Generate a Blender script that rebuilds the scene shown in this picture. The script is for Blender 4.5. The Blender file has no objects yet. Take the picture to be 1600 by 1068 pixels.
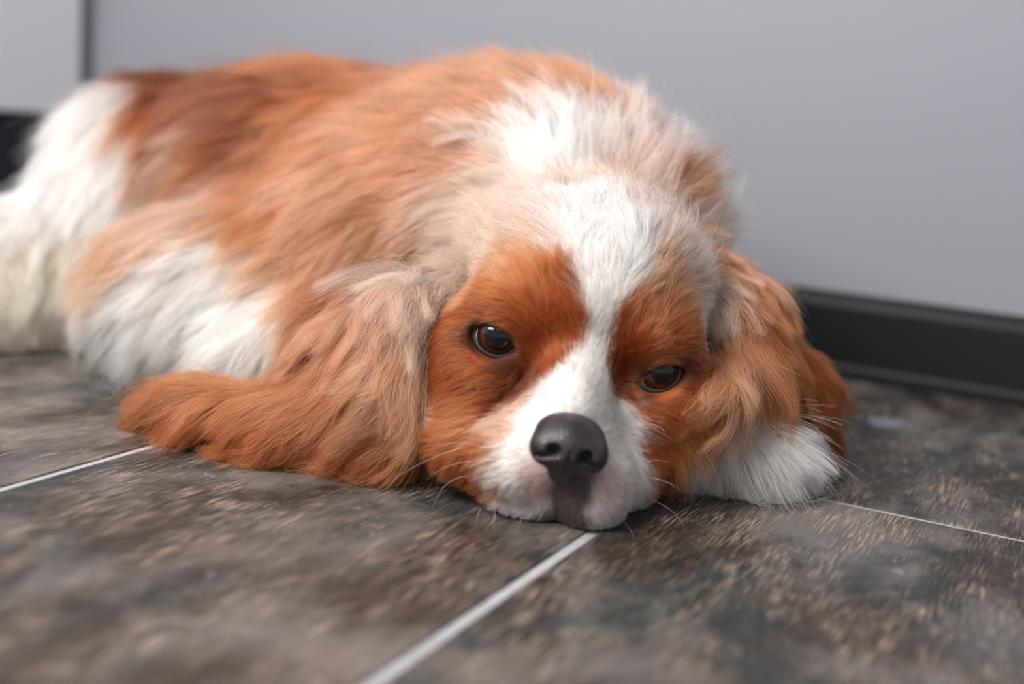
import bpy, math, random
import numpy as np
from mathutils import Matrix, Vector, kdtree

scene = bpy.context.scene
COL = scene.collection
S = 0.01                                   # all modelling numbers are centimetres

# ---------------------------------------------------------------- camera
PITCH, ROLL = math.radians(10.44), math.radians(4.76)
cam_data = bpy.data.cameras.new('camera')
cam = bpy.data.objects.new('camera', cam_data)
COL.objects.link(cam)
cam.location = (0, 0, 0.17)
cam.matrix_world = (Matrix.Translation((0, 0, 0.17)) @ Matrix.Rotation(math.pi / 2 - PITCH, 4, 'X') @ Matrix.Rotation(ROLL, 4, 'Z'))
cam_data.sensor_width = 36.0
cam_data.lens = 36.0 * 1920 / 1600
cam_data.clip_start, cam_data.clip_end = 0.02, 50
cam_data.dof.use_dof = True
cam_data.dof.focus_distance = 0.56
cam_data.dof.aperture_fstop = 3.1
scene.camera = cam

# ---------------------------------------------------------------- sky light, window daylight, exposure
world = bpy.data.worlds.new('daylight')
scene.world = world
world.use_nodes = True
bg = world.node_tree.nodes['Background']
bg.inputs[0].default_value = (0.93, 0.95, 1.0, 1)
bg.inputs[1].default_value = 0.42


def area_light(name, loc, target, size, size_y, power, color):
    d = bpy.data.lights.new(name, 'AREA')
    d.shape = 'RECTANGLE'; d.size = size; d.size_y = size_y; d.energy = power; d.color = color
    o = bpy.data.objects.new(name, d)
    COL.objects.link(o)
    o.location = loc
    o.rotation_euler = (Vector(target) - Vector(loc)).to_track_quat('-Z', 'Y').to_euler()
    return o


area_light('window_daylight', (-0.88, -0.12, 1.15), (-0.15, 0.85, 0.0), 0.9, 0.9, 34, (1.0, 0.97, 0.94))

scene.view_settings.view_transform = 'Standard'
scene.view_settings.look = 'None'
scene.view_settings.exposure = 0.42
scene.view_settings.gamma = 1.0
scene.view_settings.use_curve_mapping = False
scene.cycles.use_denoising = True
scene.cycles.use_adaptive_sampling = True
scene.cycles.adaptive_threshold = 0.08
scene.cycles.max_bounces = 8
scene.cycles.diffuse_bounces = 4
scene.cycles.glossy_bounces = 4
scene.cycles.transmission_bounces = 8
scene.cycles.transparent_max_bounces = 8
scene.cycles_curves.shape = 'RIBBONS'
scene.cycles_curves.subdivisions = 1


# ---------------------------------------------------------------- small helpers
def tag(o, label=None, cat=None, group=None, kind=None):
    for k, v in (('label', label), ('category', cat), ('group', group), ('kind', kind)):
        if v:
            o[k] = v
    return o


def link(name, data, parent=None, mat=None):
    o = bpy.data.objects.new(name, data)
    COL.objects.link(o)
    if parent is not None:
        o.parent = parent
    if mat is not None:
        data.materials.append(mat)
    return o


def mesh_from(name, verts, faces, smooth=True):
    me = bpy.data.meshes.new(name)
    verts = np.asarray(verts, np.float32)
    if isinstance(faces, np.ndarray):
        n, k = faces.shape
        me.vertices.add(len(verts)); me.vertices.foreach_set('co', verts.ravel())
        me.loops.add(n * k); me.loops.foreach_set('vertex_index', faces.ravel().astype(np.int32))
        me.polygons.add(n)
        me.polygons.foreach_set('loop_start', np.arange(0, n * k, k, dtype=np.int32))
        me.update(calc_edges=True); me.validate()
    else:
        me.from_pydata([tuple(map(float, v)) for v in verts], [], faces)
        me.update()
    me.polygons.foreach_set('use_smooth', np.full(len(me.polygons), smooth))
    return me


def srgb(r, g, b):
    f = lambda c: (c / 255 / 12.92) if c <= 10 else ((c / 255 + 0.055) / 1.055) ** 2.4
    return (f(r), f(g), f(b), 1.0)


def node_mat(name):
    m = bpy.data.materials.new(name)
    m.use_nodes = True
    nt = m.node_tree
    return m, nt, nt.nodes['Principled BSDF']


def plain(name, col, rough=0.5, spec=0.5):
    m, nt, b = node_mat(name)
    b.inputs['Base Color'].default_value = col
    b.inputs['Roughness'].default_value = rough
    b.inputs['Specular IOR Level'].default_value = spec
    return m


# ---------------------------------------------------------------- the room
YAW = math.radians(25.6)                   # the wall is turned by this against the view
CY, SY = math.cos(YAW), math.sin(YAW)


def rm(a, b, z=0.0):
    """Room coordinates (a along the wall to the right, b towards the wall, cm) -> world metres."""
    return ((a * CY + b * SY) * S, (-a * SY + b * CY) * S, z * S)


def room_box(a0, a1, b0, b1, z0, z1, bevel=0.0, name='box'):
    import bmesh
    bm = bmesh.new()
    vs = [bm.verts.new(rm(a, b, z)) for z in (z0, z1) for a, b in ((a0, b0), (a1, b0), (a1, b1), (a0, b1))]
    for f in ((3, 2, 1, 0), (4, 5, 6, 7), (0, 1, 5, 4), (1, 2, 6, 5), (2, 3, 7, 6), (3, 0, 4, 7)):
        bm.faces.new([vs[i] for i in f])
    if bevel:
        bmesh.ops.bevel(bm, geom=list(bm.edges), offset=bevel * S, segments=2, affect='EDGES', profile=0.5)
    me = bpy.data.meshes.new(name)
    bm.to_mesh(me); bm.free()
    return me


def wall_paint(name, col, bump=0.02):
    m, nt, b = node_mat(name)
    tc = nt.nodes.new('ShaderNodeTexCoord')
    n1 = nt.nodes.new('ShaderNodeTexNoise'); n1.inputs['Scale'].default_value = 2.2; n1.inputs['Detail'].default_value = 3
    mix = nt.nodes.new('ShaderNodeMix'); mix.data_type = 'RGBA'
    mix.inputs['A'].default_value = tuple(c * 0.94 for c in col[:3]) + (1,)
    mix.inputs['B'].default_value = tuple(min(1, c * 1.05) for c in col[:3]) + (1,)
    n2 = nt.nodes.new('ShaderNodeTexNoise'); n2.inputs['Scale'].default_value = 240; n2.inputs['Detail'].default_value = 4
    bp = nt.nodes.new('ShaderNodeBump'); bp.inputs['Strength'].default_value = bump; bp.inputs['Distance'].default_value = 0.002
    L = nt.links.new
    L(tc.outputs['Object'], n1.inputs['Vector']); L(tc.outputs['Object'], n2.inputs['Vector'])
    L(n1.outputs['Fac'], mix.inputs['Factor']); L(mix.outputs['Result'], b.inputs['Base Color'])
    L(n2.outputs['Fac'], bp.inputs['Height']); L(bp.outputs['Normal'], b.inputs['Normal'])
    b.inputs['Roughness'].default_value = 0.55
    return m


def floor_material():
    """Weathered wood-look porcelain: slate paint worn through to brown, pale scratches along the grain."""
    m, nt, b = node_mat('weathered_wood_tile')
    L = nt.links.new
    N = lambda t: nt.nodes.new(t)
    tc, oi = N('ShaderNodeTexCoord'), N('ShaderNodeObjectInfo')
    # grain coordinates: turn into room axes, then shift each tile by a random amount
    mp = N('ShaderNodeMapping'); mp.vector_type = 'POINT'; mp.inputs['Rotation'].default_value = (0, 0, YAW)
    L(tc.outputs['Object'], mp.inputs['Vector'])
    mul = N('ShaderNodeVectorMath'); mul.operation = 'SCALE'; mul.inputs['Scale'].default_value = 37.0
    cmb = N('ShaderNodeCombineXYZ')
    L(oi.outputs['Random'], cmb.inputs['X']); L(oi.outputs['Random'], cmb.inputs['Y'])
    L(cmb.outputs['Vector'], mul.inputs[0])
    add = N('ShaderNodeVectorMath'); add.operation = 'ADD'
    L(mp.outputs['Vector'], add.inputs[0]); L(mul.outputs['Vector'], add.inputs[1])

    def noise(sx, sy, detail, rough, dist=0.0):
        q = N('ShaderNodeMapping'); q.inputs['Scale'].default_value = (sx, sy, 1)
        L(add.outputs['Vector'], q.inputs['Vector'])
        n = N('ShaderNodeTexNoise'); n.inputs['Scale'].default_value = 1.0
        n.inputs['Detail'].default_value = detail; n.inputs['Roughness'].default_value = rough
        n.inputs['Distortion'].default_value = dist
        L(q.outputs['Vector'], n.inputs['Vector'])
        return n.outputs['Fac']

    def ramp(src, stops):
        r = N('ShaderNodeValToRGB')
        el = r.color_ramp.elements
        el[0].position, el[0].color = stops[0]
        el[1].position, el[1].color = stops[-1]
        for p, c in stops[1:-1]:
            e = el.new(p); e.color = c
        L(src, r.inputs['Fac'])
        return r.outputs['Color']

    def mix(fac, a, c, mode='MIX'):
        x = N('ShaderNodeMix'); x.data_type = 'RGBA'; x.blend_type = mode
        for s, v in (('Factor', fac), ('A', a), ('B', c)):
            if hasattr(v, 'is_linked') or hasattr(v, 'links'):
                L(v, x.inputs[s])
            else:
                x.inputs[s].default_value = v
        return x.outputs['Result']

    def math_(op, a, c, clamp=True):
        x = N('ShaderNodeMath'); x.operation = op; x.use_clamp = clamp
        for i, v in ((0, a), (1, c)):
            if hasattr(v, 'links'):
                L(v, x.inputs[i])
            else:
                x.inputs[i].default_value = v
        return x.outputs[0]

    g = lambda v: (v, v, v, 1)
    big = noise(10, 7, 5, 0.6, 0.5)                # slate paint against bare brown
    mid = noise(46, 16, 6, 0.7, 0.4)               # worn patches
    haze = noise(15, 8, 6, 0.65, 0.6)              # chalky rubbed areas
    fine = noise(800, 60, 4, 0.7, 0.2)             # grain
    strk = noise(1000, 52, 3, 0.62, 0.1)           # short pale scratches along the grain
    slate = mix(ramp(mid, [(0.30, g(0)), (0.68, g(1))]), srgb(17, 21, 20), srgb(54, 58, 57))
    brown = mix(ramp(fine, [(0.34, g(0)), (0.64, g(1))]), srgb(20, 16, 13), srgb(66, 55, 47))
    base = mix(ramp(big, [(0.42, g(0)), (0.56, g(1))]), slate, brown)
    rust = ramp(noise(60, 25, 4, 0.7, 0.6), [(0.60, g(0)), (0.75, g(1))])
    base = mix(math_('MULTIPLY', rust, 0.35), base, srgb(118, 76, 50))
    base = mix(math_('MULTIPLY', ramp(haze, [(0.47, g(0)), (0.64, g(1))]), 0.5), base, srgb(130, 124, 121))
    patch = ramp(noise(34, 13, 6, 0.72, 0.5), [(0.45, g(0.05)), (0.64, g(1))])
    scr = math_('MULTIPLY', ramp(strk, [(0.47, g(0)), (0.63, g(1))]), patch)
    base = mix(math_('MULTIPLY', scr, 0.9), base, srgb(168, 148, 134))
    chip = ramp(noise(70, 30, 4, 0.6, 0.8), [(0.66, g(0)), (0.70, g(1))])
    base = mix(math_('MULTIPLY', chip, 0.3), base, srgb(160, 160, 164))
    L(base, b.inputs['Base Color'])
    b.inputs['Specular IOR Level'].default_value = 0.32
    rr = ramp(mid, [(0.3, g(0.34)), (0.7, g(0.55))])
    L(rr, b.inputs['Roughness'])
    bp = N('ShaderNodeBump'); bp.inputs['Strength'].default_value = 0.4; bp.inputs['Distance'].default_value = 0.0006
    L(math_('ADD', fine, scr, False), bp.inputs['Height']); L(bp.outputs['Normal'], b.inputs['Normal'])
    return m


def grout_material():
    m, nt, b = node_mat('pale_grout')
    n = nt.nodes.new('ShaderNodeTexNoise'); n.inputs['Scale'].default_value = 160; n.inputs['Detail'].default_value = 5
    tc = nt.nodes.new('ShaderNodeTexCoord')
    mx = nt.nodes.new('ShaderNodeMix'); mx.data_type = 'RGBA'
    mx.inputs['A'].default_value = srgb(140, 138, 140); mx.inputs['B'].default_value = srgb(186, 184, 187)
    nt.links.new(tc.outputs['Object'], n.inputs['Vector']); nt.links.new(n.outputs['Fac'], mx.inputs['Factor'])
    nt.links.new(mx.outputs['Result'], b.inputs['Base Color'])
    b.inputs['Roughness'].default_value = 0.85
    return m


WALL_B = 92.0
GROUT = 0.52
TILE_W, TILE_L = 22.03, 90.0
floor = link('floor', room_box(-190, 190, -150, WALL_B + 0.5, -2.0, -0.10, name='floor'), mat=grout_material())
tag(floor, 'pale grout bed under weathered wood-look floor tiles', 'floor', kind='structure')
FLOOR_MAT = floor_material()
# rows of tiles run towards the wall; each row starts at its own offset
LINE_B = -17.83                            # the long joint in front of the muzzle
ends = {0: 58.6, -1: 2.0, -2: 81.0, 1: 9.0, 2: 66.0}
for row in range(-8, 9):
    a0 = LINE_B + row * TILE_W
    e = ends.get(row, 58.6 + 37.0 * row % TILE_L)
    lo = e - TILE_L * 3
    while lo < WALL_B:
        b0, b1 = max(lo, -150), min(lo + TILE_L, WALL_B)
        if b1 - b0 > 1.5:
            t = link('floor_tile', room_box(a0 + GROUT / 2, a0 + TILE_W - GROUT / 2, b0 + GROUT / 2, b1 - GROUT / 2, -1.0, 0.0, bevel=0.06, name='floor_tile'), floor, FLOOR_MAT)
        lo += TILE_L

WALL = link('wall_back', room_box(-190, 190, WALL_B, WALL_B + 8, -2, 255, name='wall_back'), mat=wall_paint('grey_wall_paint', srgb(140, 141, 150)))
tag(WALL, 'plain smooth grey painted wall behind the dog', 'wall', kind='structure')


def baseboard_mesh(a0, a1):
    """A skirting of dark lacquered wood: eased top edge and a small foot."""
    prof = [(0, 0), (-1.9, 0), (-1.9, 0.5), (-1.5, 0.75), (-1.4, 1.0), (-1.4, 5.2), (-1.25, 5.75), (-0.9, 6.05), (-0.4, 6.15), (0, 6.15)]
    v, f = [], []
    for a in (a0, a1):
        v += [rm(a, WALL_B + b, z) for b, z in prof]
    n = len(prof)
    for i in range(n):
        j = (i + 1) % n
        f.append((i, j, n + j, n + i))
    f += [tuple(range(n - 1, -1, -1)), tuple(range(n, 2 * n))]
    return mesh_from('baseboard', v, f, False)


m, nt, b = node_mat('black_lacquered_wood')
b.inputs['Base Color'].default_value = srgb(20, 20, 23)
b.inputs['Roughness'].default_value = 0.5
b.inputs['Specular IOR Level'].default_value = 0.3
BB = link('baseboard_back', baseboard_mesh(-86, 190), mat=m)
tag(BB, 'black lacquered skirting board along the grey wall', 'baseboard', kind='structure')

# the white kitchen unit in the far left corner: carcass, doors with a shadow gap, dark recessed plinth
CAB_A = -91.4
cab = link('kitchen_cabinet', None)
cab.location = rm(CAB_A, WALL_B - 60, 0)
tag(cab, 'white kitchen cabinet with dark plinth in the corner behind the dog', 'cabinet')
white = plain('white_lacquer', srgb(240, 238, 244), 0.35)
body = link('carcass', room_box(CAB_A - 58, CAB_A - 2.2, WALL_B - 121.5, WALL_B - 0.6, 13.7, 88, 0.1), cab, plain('white_board', srgb(205, 204, 210), 0.5))
for d0, d1 in ((WALL_B - 60.6, WALL_B - 2.2), (WALL_B - 121.5, WALL_B - 61.0)):
    dr = link('door', room_box(CAB_A - 2.0, CAB_A, d0, d1, 13.6, 87, 0.12), cab, white)
fil = link('filler_strip', room_box(CAB_A - 2.2, CAB_A - 0.9, WALL_B - 2.0, WALL_B - 0.05, 13.6, 87), cab, plain('grey_filler', srgb(150, 150, 156), 0.5))
pl = link('plinth', room_box(CAB_A - 6, CAB_A - 4.2, WALL_B - 121.5, WALL_B - 0.6, 0.02, 13.5), cab, plain('charcoal_plinth', srgb(44, 50, 60), 0.4))
for o in (body, fil, pl) + tuple(c for c in cab.children if c.name.startswith('door')):
    o.matrix_parent_inverse = Matrix.Translation(cab.location).inverted()

# a pale flat fleck on the tile near the skirting board
fleck = [(-12.1, 78.7), (-11.3, 79.3), (-10.2, 79.2), (-9.9, 78.0), (-10.4, 76.9), (-11.4, 76.6), (-12.0, 77.3)]
nfl = len(fleck)
fv_ = [rm(a, b_, 0.005) for a, b_ in fleck] + [rm(a * 0.985 - 0.16, b_ * 0.998 + 0.15, 0.05) for a, b_ in fleck]
ff_ = [tuple(range(nfl - 1, -1, -1)), tuple(range(nfl, 2 * nfl))] + [(i, (i + 1) % nfl, nfl + (i + 1) % nfl, nfl + i) for i in range(nfl)]
link('pale_fleck', mesh_from('pale_fleck', fv_, ff_, False), floor, plain('pale_grey_fleck', srgb(122, 124, 134), 0.5))


# ---------------------------------------------------------------- implicit surfaces (centimetres)
def rot_z(a):
    c, s = math.cos(a), math.sin(a)
    return np.array([[c, -s, 0], [s, c, 0], [0, 0, 1.0]])


def prim_dist(p, pr):
    """Signed distance (approximate) of points p (n,3) to an ellipsoid or a tapered capsule."""
    if pr[0] == 'e':
        _, c, r, M, k = pr
        q = p - np.asarray(c)
        if M is not None:
            q = q @ np.asarray(M)          # columns of M = local axes in world
        r = np.asarray(r, float)
        k0 = np.sqrt(((q / r) ** 2).sum(-1)) + 1e-9
        k1 = np.sqrt(((q / (r * r)) ** 2).sum(-1)) + 1e-9
        return k0 * (k0 - 1.0) / k1
    _, a, b, ra, rb, k = pr
    a, b = np.asarray(a), np.asarray(b)
    ab = b - a
    t = np.clip(((p - a) @ ab) / (ab @ ab), 0, 1)
    return np.sqrt(((p - a - t[:, None] * ab) ** 2).sum(-1)) - (ra + (rb - ra) * t)


def prim_box(pr, pad):
    if pr[0] == 'e':
        c = np.asarray(pr[1]); r = max(pr[2]) + pad
        return c - r, c + r
    a, b = np.asarray(pr[1]), np.asarray(pr[2]); r = max(pr[3], pr[4]) + pad
    return np.minimum(a, b) - r, np.maximum(a, b) + r


def smin(a, b, k):
    h = np.maximum(k - np.abs(a - b), 0) / k
    return np.minimum(a, b) - h * h * k * 0.25


class Field:
    """A rectilinear grid of signed distances with trilinear look-up."""
    def __init__(self, ax, prims, floor=None, cuts=(), far=4.0):
        self.ax = [np.asarray(a, float) for a in ax]
        X, Y, Z = self.ax
        v = np.full((len(X), len(Y), len(Z)), far)
        for pr in prims:
            lo, hi = prim_box(pr, far)
            sl = tuple(slice(max(np.searchsorted(A, l) - 1, 0), np.searchsorted(A, h) + 1) for A, l, h in zip(self.ax, lo, hi))
            g = np.stack(np.meshgrid(X[sl[0]], Y[sl[1]], Z[sl[2]], indexing='ij'), -1)
            d = prim_dist(g.reshape(-1, 3), pr).reshape(g.shape[:3])
            v[sl] = smin(v[sl], d, pr[-1])
        if cuts:
            for pr in cuts:
                lo, hi = prim_box(pr, 2.0)
                sl = tuple(slice(max(np.searchsorted(A, l) - 1, 0), np.searchsorted(A, h) + 1) for A, l, h in zip(self.ax, lo, hi))
                g = np.stack(np.meshgrid(X[sl[0]], Y[sl[1]], Z[sl[2]], indexing='ij'), -1)
                d = prim_dist(g.reshape(-1, 3), pr).reshape(g.shape[:3])
                v[sl] = -smin(-v[sl], d, pr[-1])
        if floor is not None:
            v = np.maximum(v, (floor - Z)[None, None, :])
        self.v = v
        self.g = None

    def _loc(self, p):
        idx, fr = [], []
        for k in range(3):
            A = self.ax[k]
            i = np.clip(np.searchsorted(A, p[:, k]) - 1, 0, len(A) - 2)
            f = np.clip((p[:, k] - A[i]) / (A[i + 1] - A[i]), 0, 1)
            idx.append(i); fr.append(f)
        return idx, fr

    def _tri(self, arrs, p):
        (i, j, k), (fx, fy, fz) = self._loc(p)
        out = [0.0] * len(arrs)
        for a in (0, 1):
            wx = fx if a else 1 - fx
            for b in (0, 1):
                wy = wx * (fy if b else 1 - fy)
                for c in (0, 1):
                    w = wy * (fz if c else 1 - fz)
                    for n, A in enumerate(arrs):
                        out[n] = out[n] + w * A[i + a, j + b, k + c]
        return out

    def dist(self, p):
        return self._tri([self.v], p)[0]

    def dist_normal(self, p):
        if self.g is None:
            self.g = [a.astype(np.float32) for a in np.gradient(self.v, *self.ax)]
        d, gx, gy, gz = self._tri([self.v] + self.g, p)
        n = np.stack([gx, gy, gz], -1)
        n /= np.linalg.norm(n, axis=-1, keepdims=True) + 1e-9
        return d, n

    def mesh(self):
        """Surface nets: one vertex per cell the surface crosses, one quad per crossed grid edge."""
        v = self.v; X, Y, Z = self.ax
        s = v < 0
        nx, ny, nz = v.shape
        cnt = np.zeros((nx - 1, ny - 1, nz - 1), np.int8)
        for a in (0, 1):
            for b in (0, 1):
                for c in (0, 1):
                    cnt += s[a:nx - 1 + a, b:ny - 1 + b, c:nz - 1 + c]
        ci = np.argwhere((cnt > 0) & (cnt < 8))
        index = np.full(cnt.shape, -1, np.int64)
        index[tuple(ci.T)] = np.arange(len(ci))
        acc = np.zeros((len(ci), 3)); num = np.zeros(len(ci))
        corner = {}
        for a in (0, 1):
            for b in (0, 1):
                for c in (0, 1):
                    ii = ci + (a, b, c)
                    corner[a, b, c] = (np.stack([X[ii[:, 0]], Y[ii[:, 1]], Z[ii[:, 2]]], -1), v[ii[:, 0], ii[:, 1], ii[:, 2]])
        keys = list(corner)
        for m in range(8):
            for n in range(m + 1, 8):
                if sum(abs(keys[m][q] - keys[n][q]) for q in range(3)) != 1:
                    continue
                (p0, v0), (p1, v1) = corner[keys[m]], corner[keys[n]]
                x = (v0 < 0) != (v1 < 0)
                t = np.where(x, v0 / np.where(x, v0 - v1, 1), 0)
                acc += np.where(x[:, None], p0 + (p1 - p0) * t[:, None], 0)
                num += x
        verts = acc / num[:, None]
        quads = []
        for axn in range(3):
            d = np.zeros(3, int); d[axn] = 1
            A = s[:nx - d[0], :ny - d[1], :nz - d[2]]
            B = s[d[0]:, d[1]:, d[2]:]
            e = np.argwhere(A != B)
            o1, o2 = [q for q in range(3) if q != axn]
            e = e[(e[:, o1] > 0) & (e[:, o2] > 0) & (e[:, o1] < v.shape[o1] - 1) & (e[:, o2] < v.shape[o2] - 1)]
            def cell(du, dv):
                q = e.copy(); q[:, o1] -= du; q[:, o2] -= dv
                return index[q[:, 0], q[:, 1], q[:, 2]]
            f = np.stack([cell(1, 1), cell(0, 1), cell(0, 0), cell(1, 0)], -1)
            flip = A[tuple(e.T)] == (axn != 1)
            f[~flip] = f[~flip][:, ::-1]
            quads.append(f)
        return verts, np.concatenate(quads)


def axis(*spans):
    """axis((a, b, step), (b, c, step2), ...) -> joined grid lines."""
    out = []
    for a, b, st in spans:
        n = max(1, int(round((b - a) / st)))
        out += list(np.linspace(a, b, n, endpoint=False))
    return np.array(out + [spans[-1][1]])


# ---------------------------------------------------------------- measurements of the dog (cm)
H = np.array([[0.99, -0.0454, 0.1338], [-0.0256, -0.9889, -0.1464], [-0.1389, -0.1415, 0.9801]])   # head axes: right, forward, up (columns)
HEAD_AT = np.array([2.998, 53.3, 6.611])
HEAD_PRIMS = [
    ('e', (3.52, 58.96, 9.32), (5.60, 6.20, 4.60), H, 2),
    ('e', (3.49, 56.08, 9.61), (3.60, 3.40, 3.00), H, 2),
    ('e', (0.31, 54.73, 8.77), (2.10, 1.90, 1.50), H, 1.2),
    ('e', (6.25, 54.58, 7.94), (2.10, 1.90, 1.50), H, 1.2),
    ('e', (2.85, 52.84, 5.64), (1.50, 3.60, 1.70), H, 1.2),
    ('e', (2.53, 51.94, 3.51), (2.50, 3.20, 2.20), H, 1.2),
    ('e', (0.72, 51.46, 2.57), (1.95, 2.35, 1.95), H, 0.6),
    ('e', (3.92, 51.44, 1.62), (1.90, 2.35, 2.20), H, 0.6),
    ('e', (1.35, 52.18, 0.85), (2.40, 2.10, 1.00), H, 0.35),
    ('e', (-1.34, 56.30, 5.41), (2.90, 3.60, 3.40), H, 1.5),
    ('e', (6.98, 56.09, 4.24), (2.70, 3.60, 3.40), H, 1.5),
    ('e', (-1.47, 53.86, 2.71), (2.30, 2.60, 2.10), H, 1.2),
    ('e', (5.78, 54.27, 1.78), (1.70, 2.40, 2.00), H, 1.2),
    ('e', (-0.79, 53.33, 5.50), (1.50, 1.00, 0.90), H, 0.8),
    ('e', (6.34, 53.24, 4.51), (1.40, 1.00, 0.90), H, 0.8),
]
TRUNK_PRIMS = [
    ('c', (3.41, 62.20, 7.88), (0.53, 72.10, 10.99), 5.6, 7.3, 3),
    ('e', (-0.92, 73.95, 9.94), (8.60, 8.20, 8.60), None, 4),
    ('e', (3.06, 70.14, 11.37), (7.40, 5.60, 6.60), None, 3),
    ('e', (6.56, 68.06, 11.12), (4.20, 4.80, 4.80), None, 2.5),
    ('c', (-2.18, 76.03, 10.24), (-14.32, 81.97, 9.36), 8.4, 8.6, 4),
    ('c', (-14.32, 81.97, 9.36), (-23.80, 86.88, 8.41), 8.6, 8.6, 4),
    ('e', (-27.03, 86.35, 8.27), (6.30, 8.30, 8.50), None, 2.5),
    ('e', (-33.28, 79.76, 2.89), (7.60, 6.80, 5.60), None, 3.5),
    ('c', (-30.27, 77.00, 1.67), (-34.93, 76.43, 1.37), 2.0, 1.8, 1.0),
    ('e', (-19.12, 70.46, 4.83), (5.80, 4.00, 4.40), None, 2),
    ('c', (-9.39, 71.58, 8.14), (-17.73, 70.91, 4.50), 6.0, 4.8, 3),
    ('c', (-9.92, 66.81, 4.35), (-13.83, 65.52, 2.83), 3.4, 2.6, 2),
    ('c', (7.41, 57.39, 1.31), (12.88, 58.66, 1.46), 1.55, 1.45, 1.0),
    ('e', (12.15, 58.16, 1.54), (2.40, 1.70, 1.60), None, 1.0),
]
EAR_NEAR_PRIMS = [
    ('c', (-2.91, 59.99, 8.72), (-5.18, 56.95, 7.11), 0.8, 1.5, 1.0),
    ('c', (-5.18, 56.95, 7.11), (-5.38, 55.42, 4.34), 1.5, 1.8, 1.0),
    ('c', (-5.38, 55.42, 4.34), (-5.55, 55.32, 1.59), 1.8, 1.5, 1.0),
    ('c', (-5.15, 59.29, 7.68), (-7.31, 57.96, 4.88), 1.2, 2.0, 1.2),
    ('c', (-7.31, 57.96, 4.88), (-7.64, 56.93, 2.56), 2.0, 2.0, 1.2),
    ('c', (-5.66, 55.57, 2.91), (-9.64, 56.37, 1.75), 2.0, 1.7, 1.2),
    ('c', (-9.64, 56.37, 1.75), (-14.40, 58.35, 1.48), 1.6, 1.45, 1.2),
    ('c', (-14.40, 58.35, 1.48), (-16.97, 59.46, 0.89), 1.45, 1.0, 1.0),
]
EAR_FAR_PRIMS = [
    ('c', (8.53, 61.54, 9.96), (10.59, 59.85, 7.96), 0.9, 1.6, 1.0),
    ('c', (8.98, 62.83, 10.33), (11.57, 61.52, 8.75), 0.9, 1.3, 1.2),
    ('c', (10.59, 59.85, 7.96), (11.51, 58.86, 5.34), 1.6, 2.0, 1.0),
    ('c', (11.51, 58.86, 5.34), (12.21, 59.08, 3.74), 2.0, 1.0, 1.0),
    ('c', (11.06, 60.90, 8.15), (14.29, 61.29, 4.72), 1.2, 1.7, 1.2),
    ('c', (10.75, 57.56, 6.03), (9.17, 54.73, 4.98), 1.2, 0.9, 0.8),
    ('c', (9.17, 54.73, 4.98), (7.88, 53.19, 4.36), 0.9, 0.5, 0.8),
    ('c', (14.29, 61.29, 4.72), (16.20, 62.27, 1.76), 1.6, 1.0, 1.0),
]
# skin folds beside the muzzle
FOLDS = [
    ('c', (0.64, 52.81, 5.91), (-0.64, 51.86, 4.34), 0.08, 0.064, 0.28),
    ('c', (-0.64, 51.86, 4.34), (-1.22, 51.22, 3.61), 0.06, 0.048, 0.28),
    ('c', (5.1, 52.99, 5.44), (5.84, 52.2, 4.41), 0.18, 0.144, 0.28),
    ('c', (-3.56, 64.23, 7.07), (-3.74, 54.35, 5.9), 0.3, 0.24, 0.28),
]
EYES = [
    ((-0.602, 54.333, 7.256), 1.15, [[0.9278, -0.2387, 0.2868], [-0.1926, -0.9647, -0.1797], [-0.3195, -0.1115, 0.941]], 1.06, 0.58, 0.64, (-0.02, -1, 0.12)),
    ((6.562, 54.141, 6.301), 1.1, [[0.9225, 0.1496, -0.3558], [0.0772, -0.9747, -0.2097], [0.3782, -0.166, 0.9107]], 1.02, 0.47, 0.52, (0.22, -1, 0.05)),
]
NOSE_AT = np.array([2.688, 48.224, 3.896])
NOSE_AXES = np.array([[0.9902, 0.02, 0.1382], [0.024, -0.9993, -0.0275], [-0.1376, -0.0306, 0.99]])
NOSE_PRIMS = [
    ('e', (0, -0.75, 0.3), (1.5, 1.25, 1.0), None, 0.4),
    ('e', (-0.78, -0.15, -0.12), (0.86, 0.78, 0.8), None, 0.35),
    ('e', (0.78, -0.15, -0.12), (0.86, 0.78, 0.8), None, 0.35),
    ('e', (0, -0.1, 0.1), (0.9, 0.85, 0.85), None, 0.4),
    ('e', (0, -0.3, -0.95), (0.66, 0.62, 0.72), None, 0.4),
]
NOSE_CUTS = [
    ('e', (-0.66, 0.66, -0.02), (0.29, 0.6, 0.27), None, 0.15),
    ('e', (0.66, 0.66, -0.02), (0.29, 0.6, 0.27), None, 0.15),
    ('e', (-1.12, 0.52, -0.36), (0.5, 0.34, 0.12), [[0.9004471023526769, 0, -0.43496553411123023], [0, 1, 0], [0.43496553411123023, 0, 0.9004471023526769]], 0.12),
    ('e', (1.12, 0.52, -0.36), (0.5, 0.34, 0.12), [[0.9004471023526769, 0, 0.43496553411123023], [0, 1, 0], [-0.43496553411123023, 0, 0.9004471023526769]], 0.12),
    ('c', (0, 0.78, 0.05), (0, 0.3, -1.5), 0.05, 0.08, 0.14),
]
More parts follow.
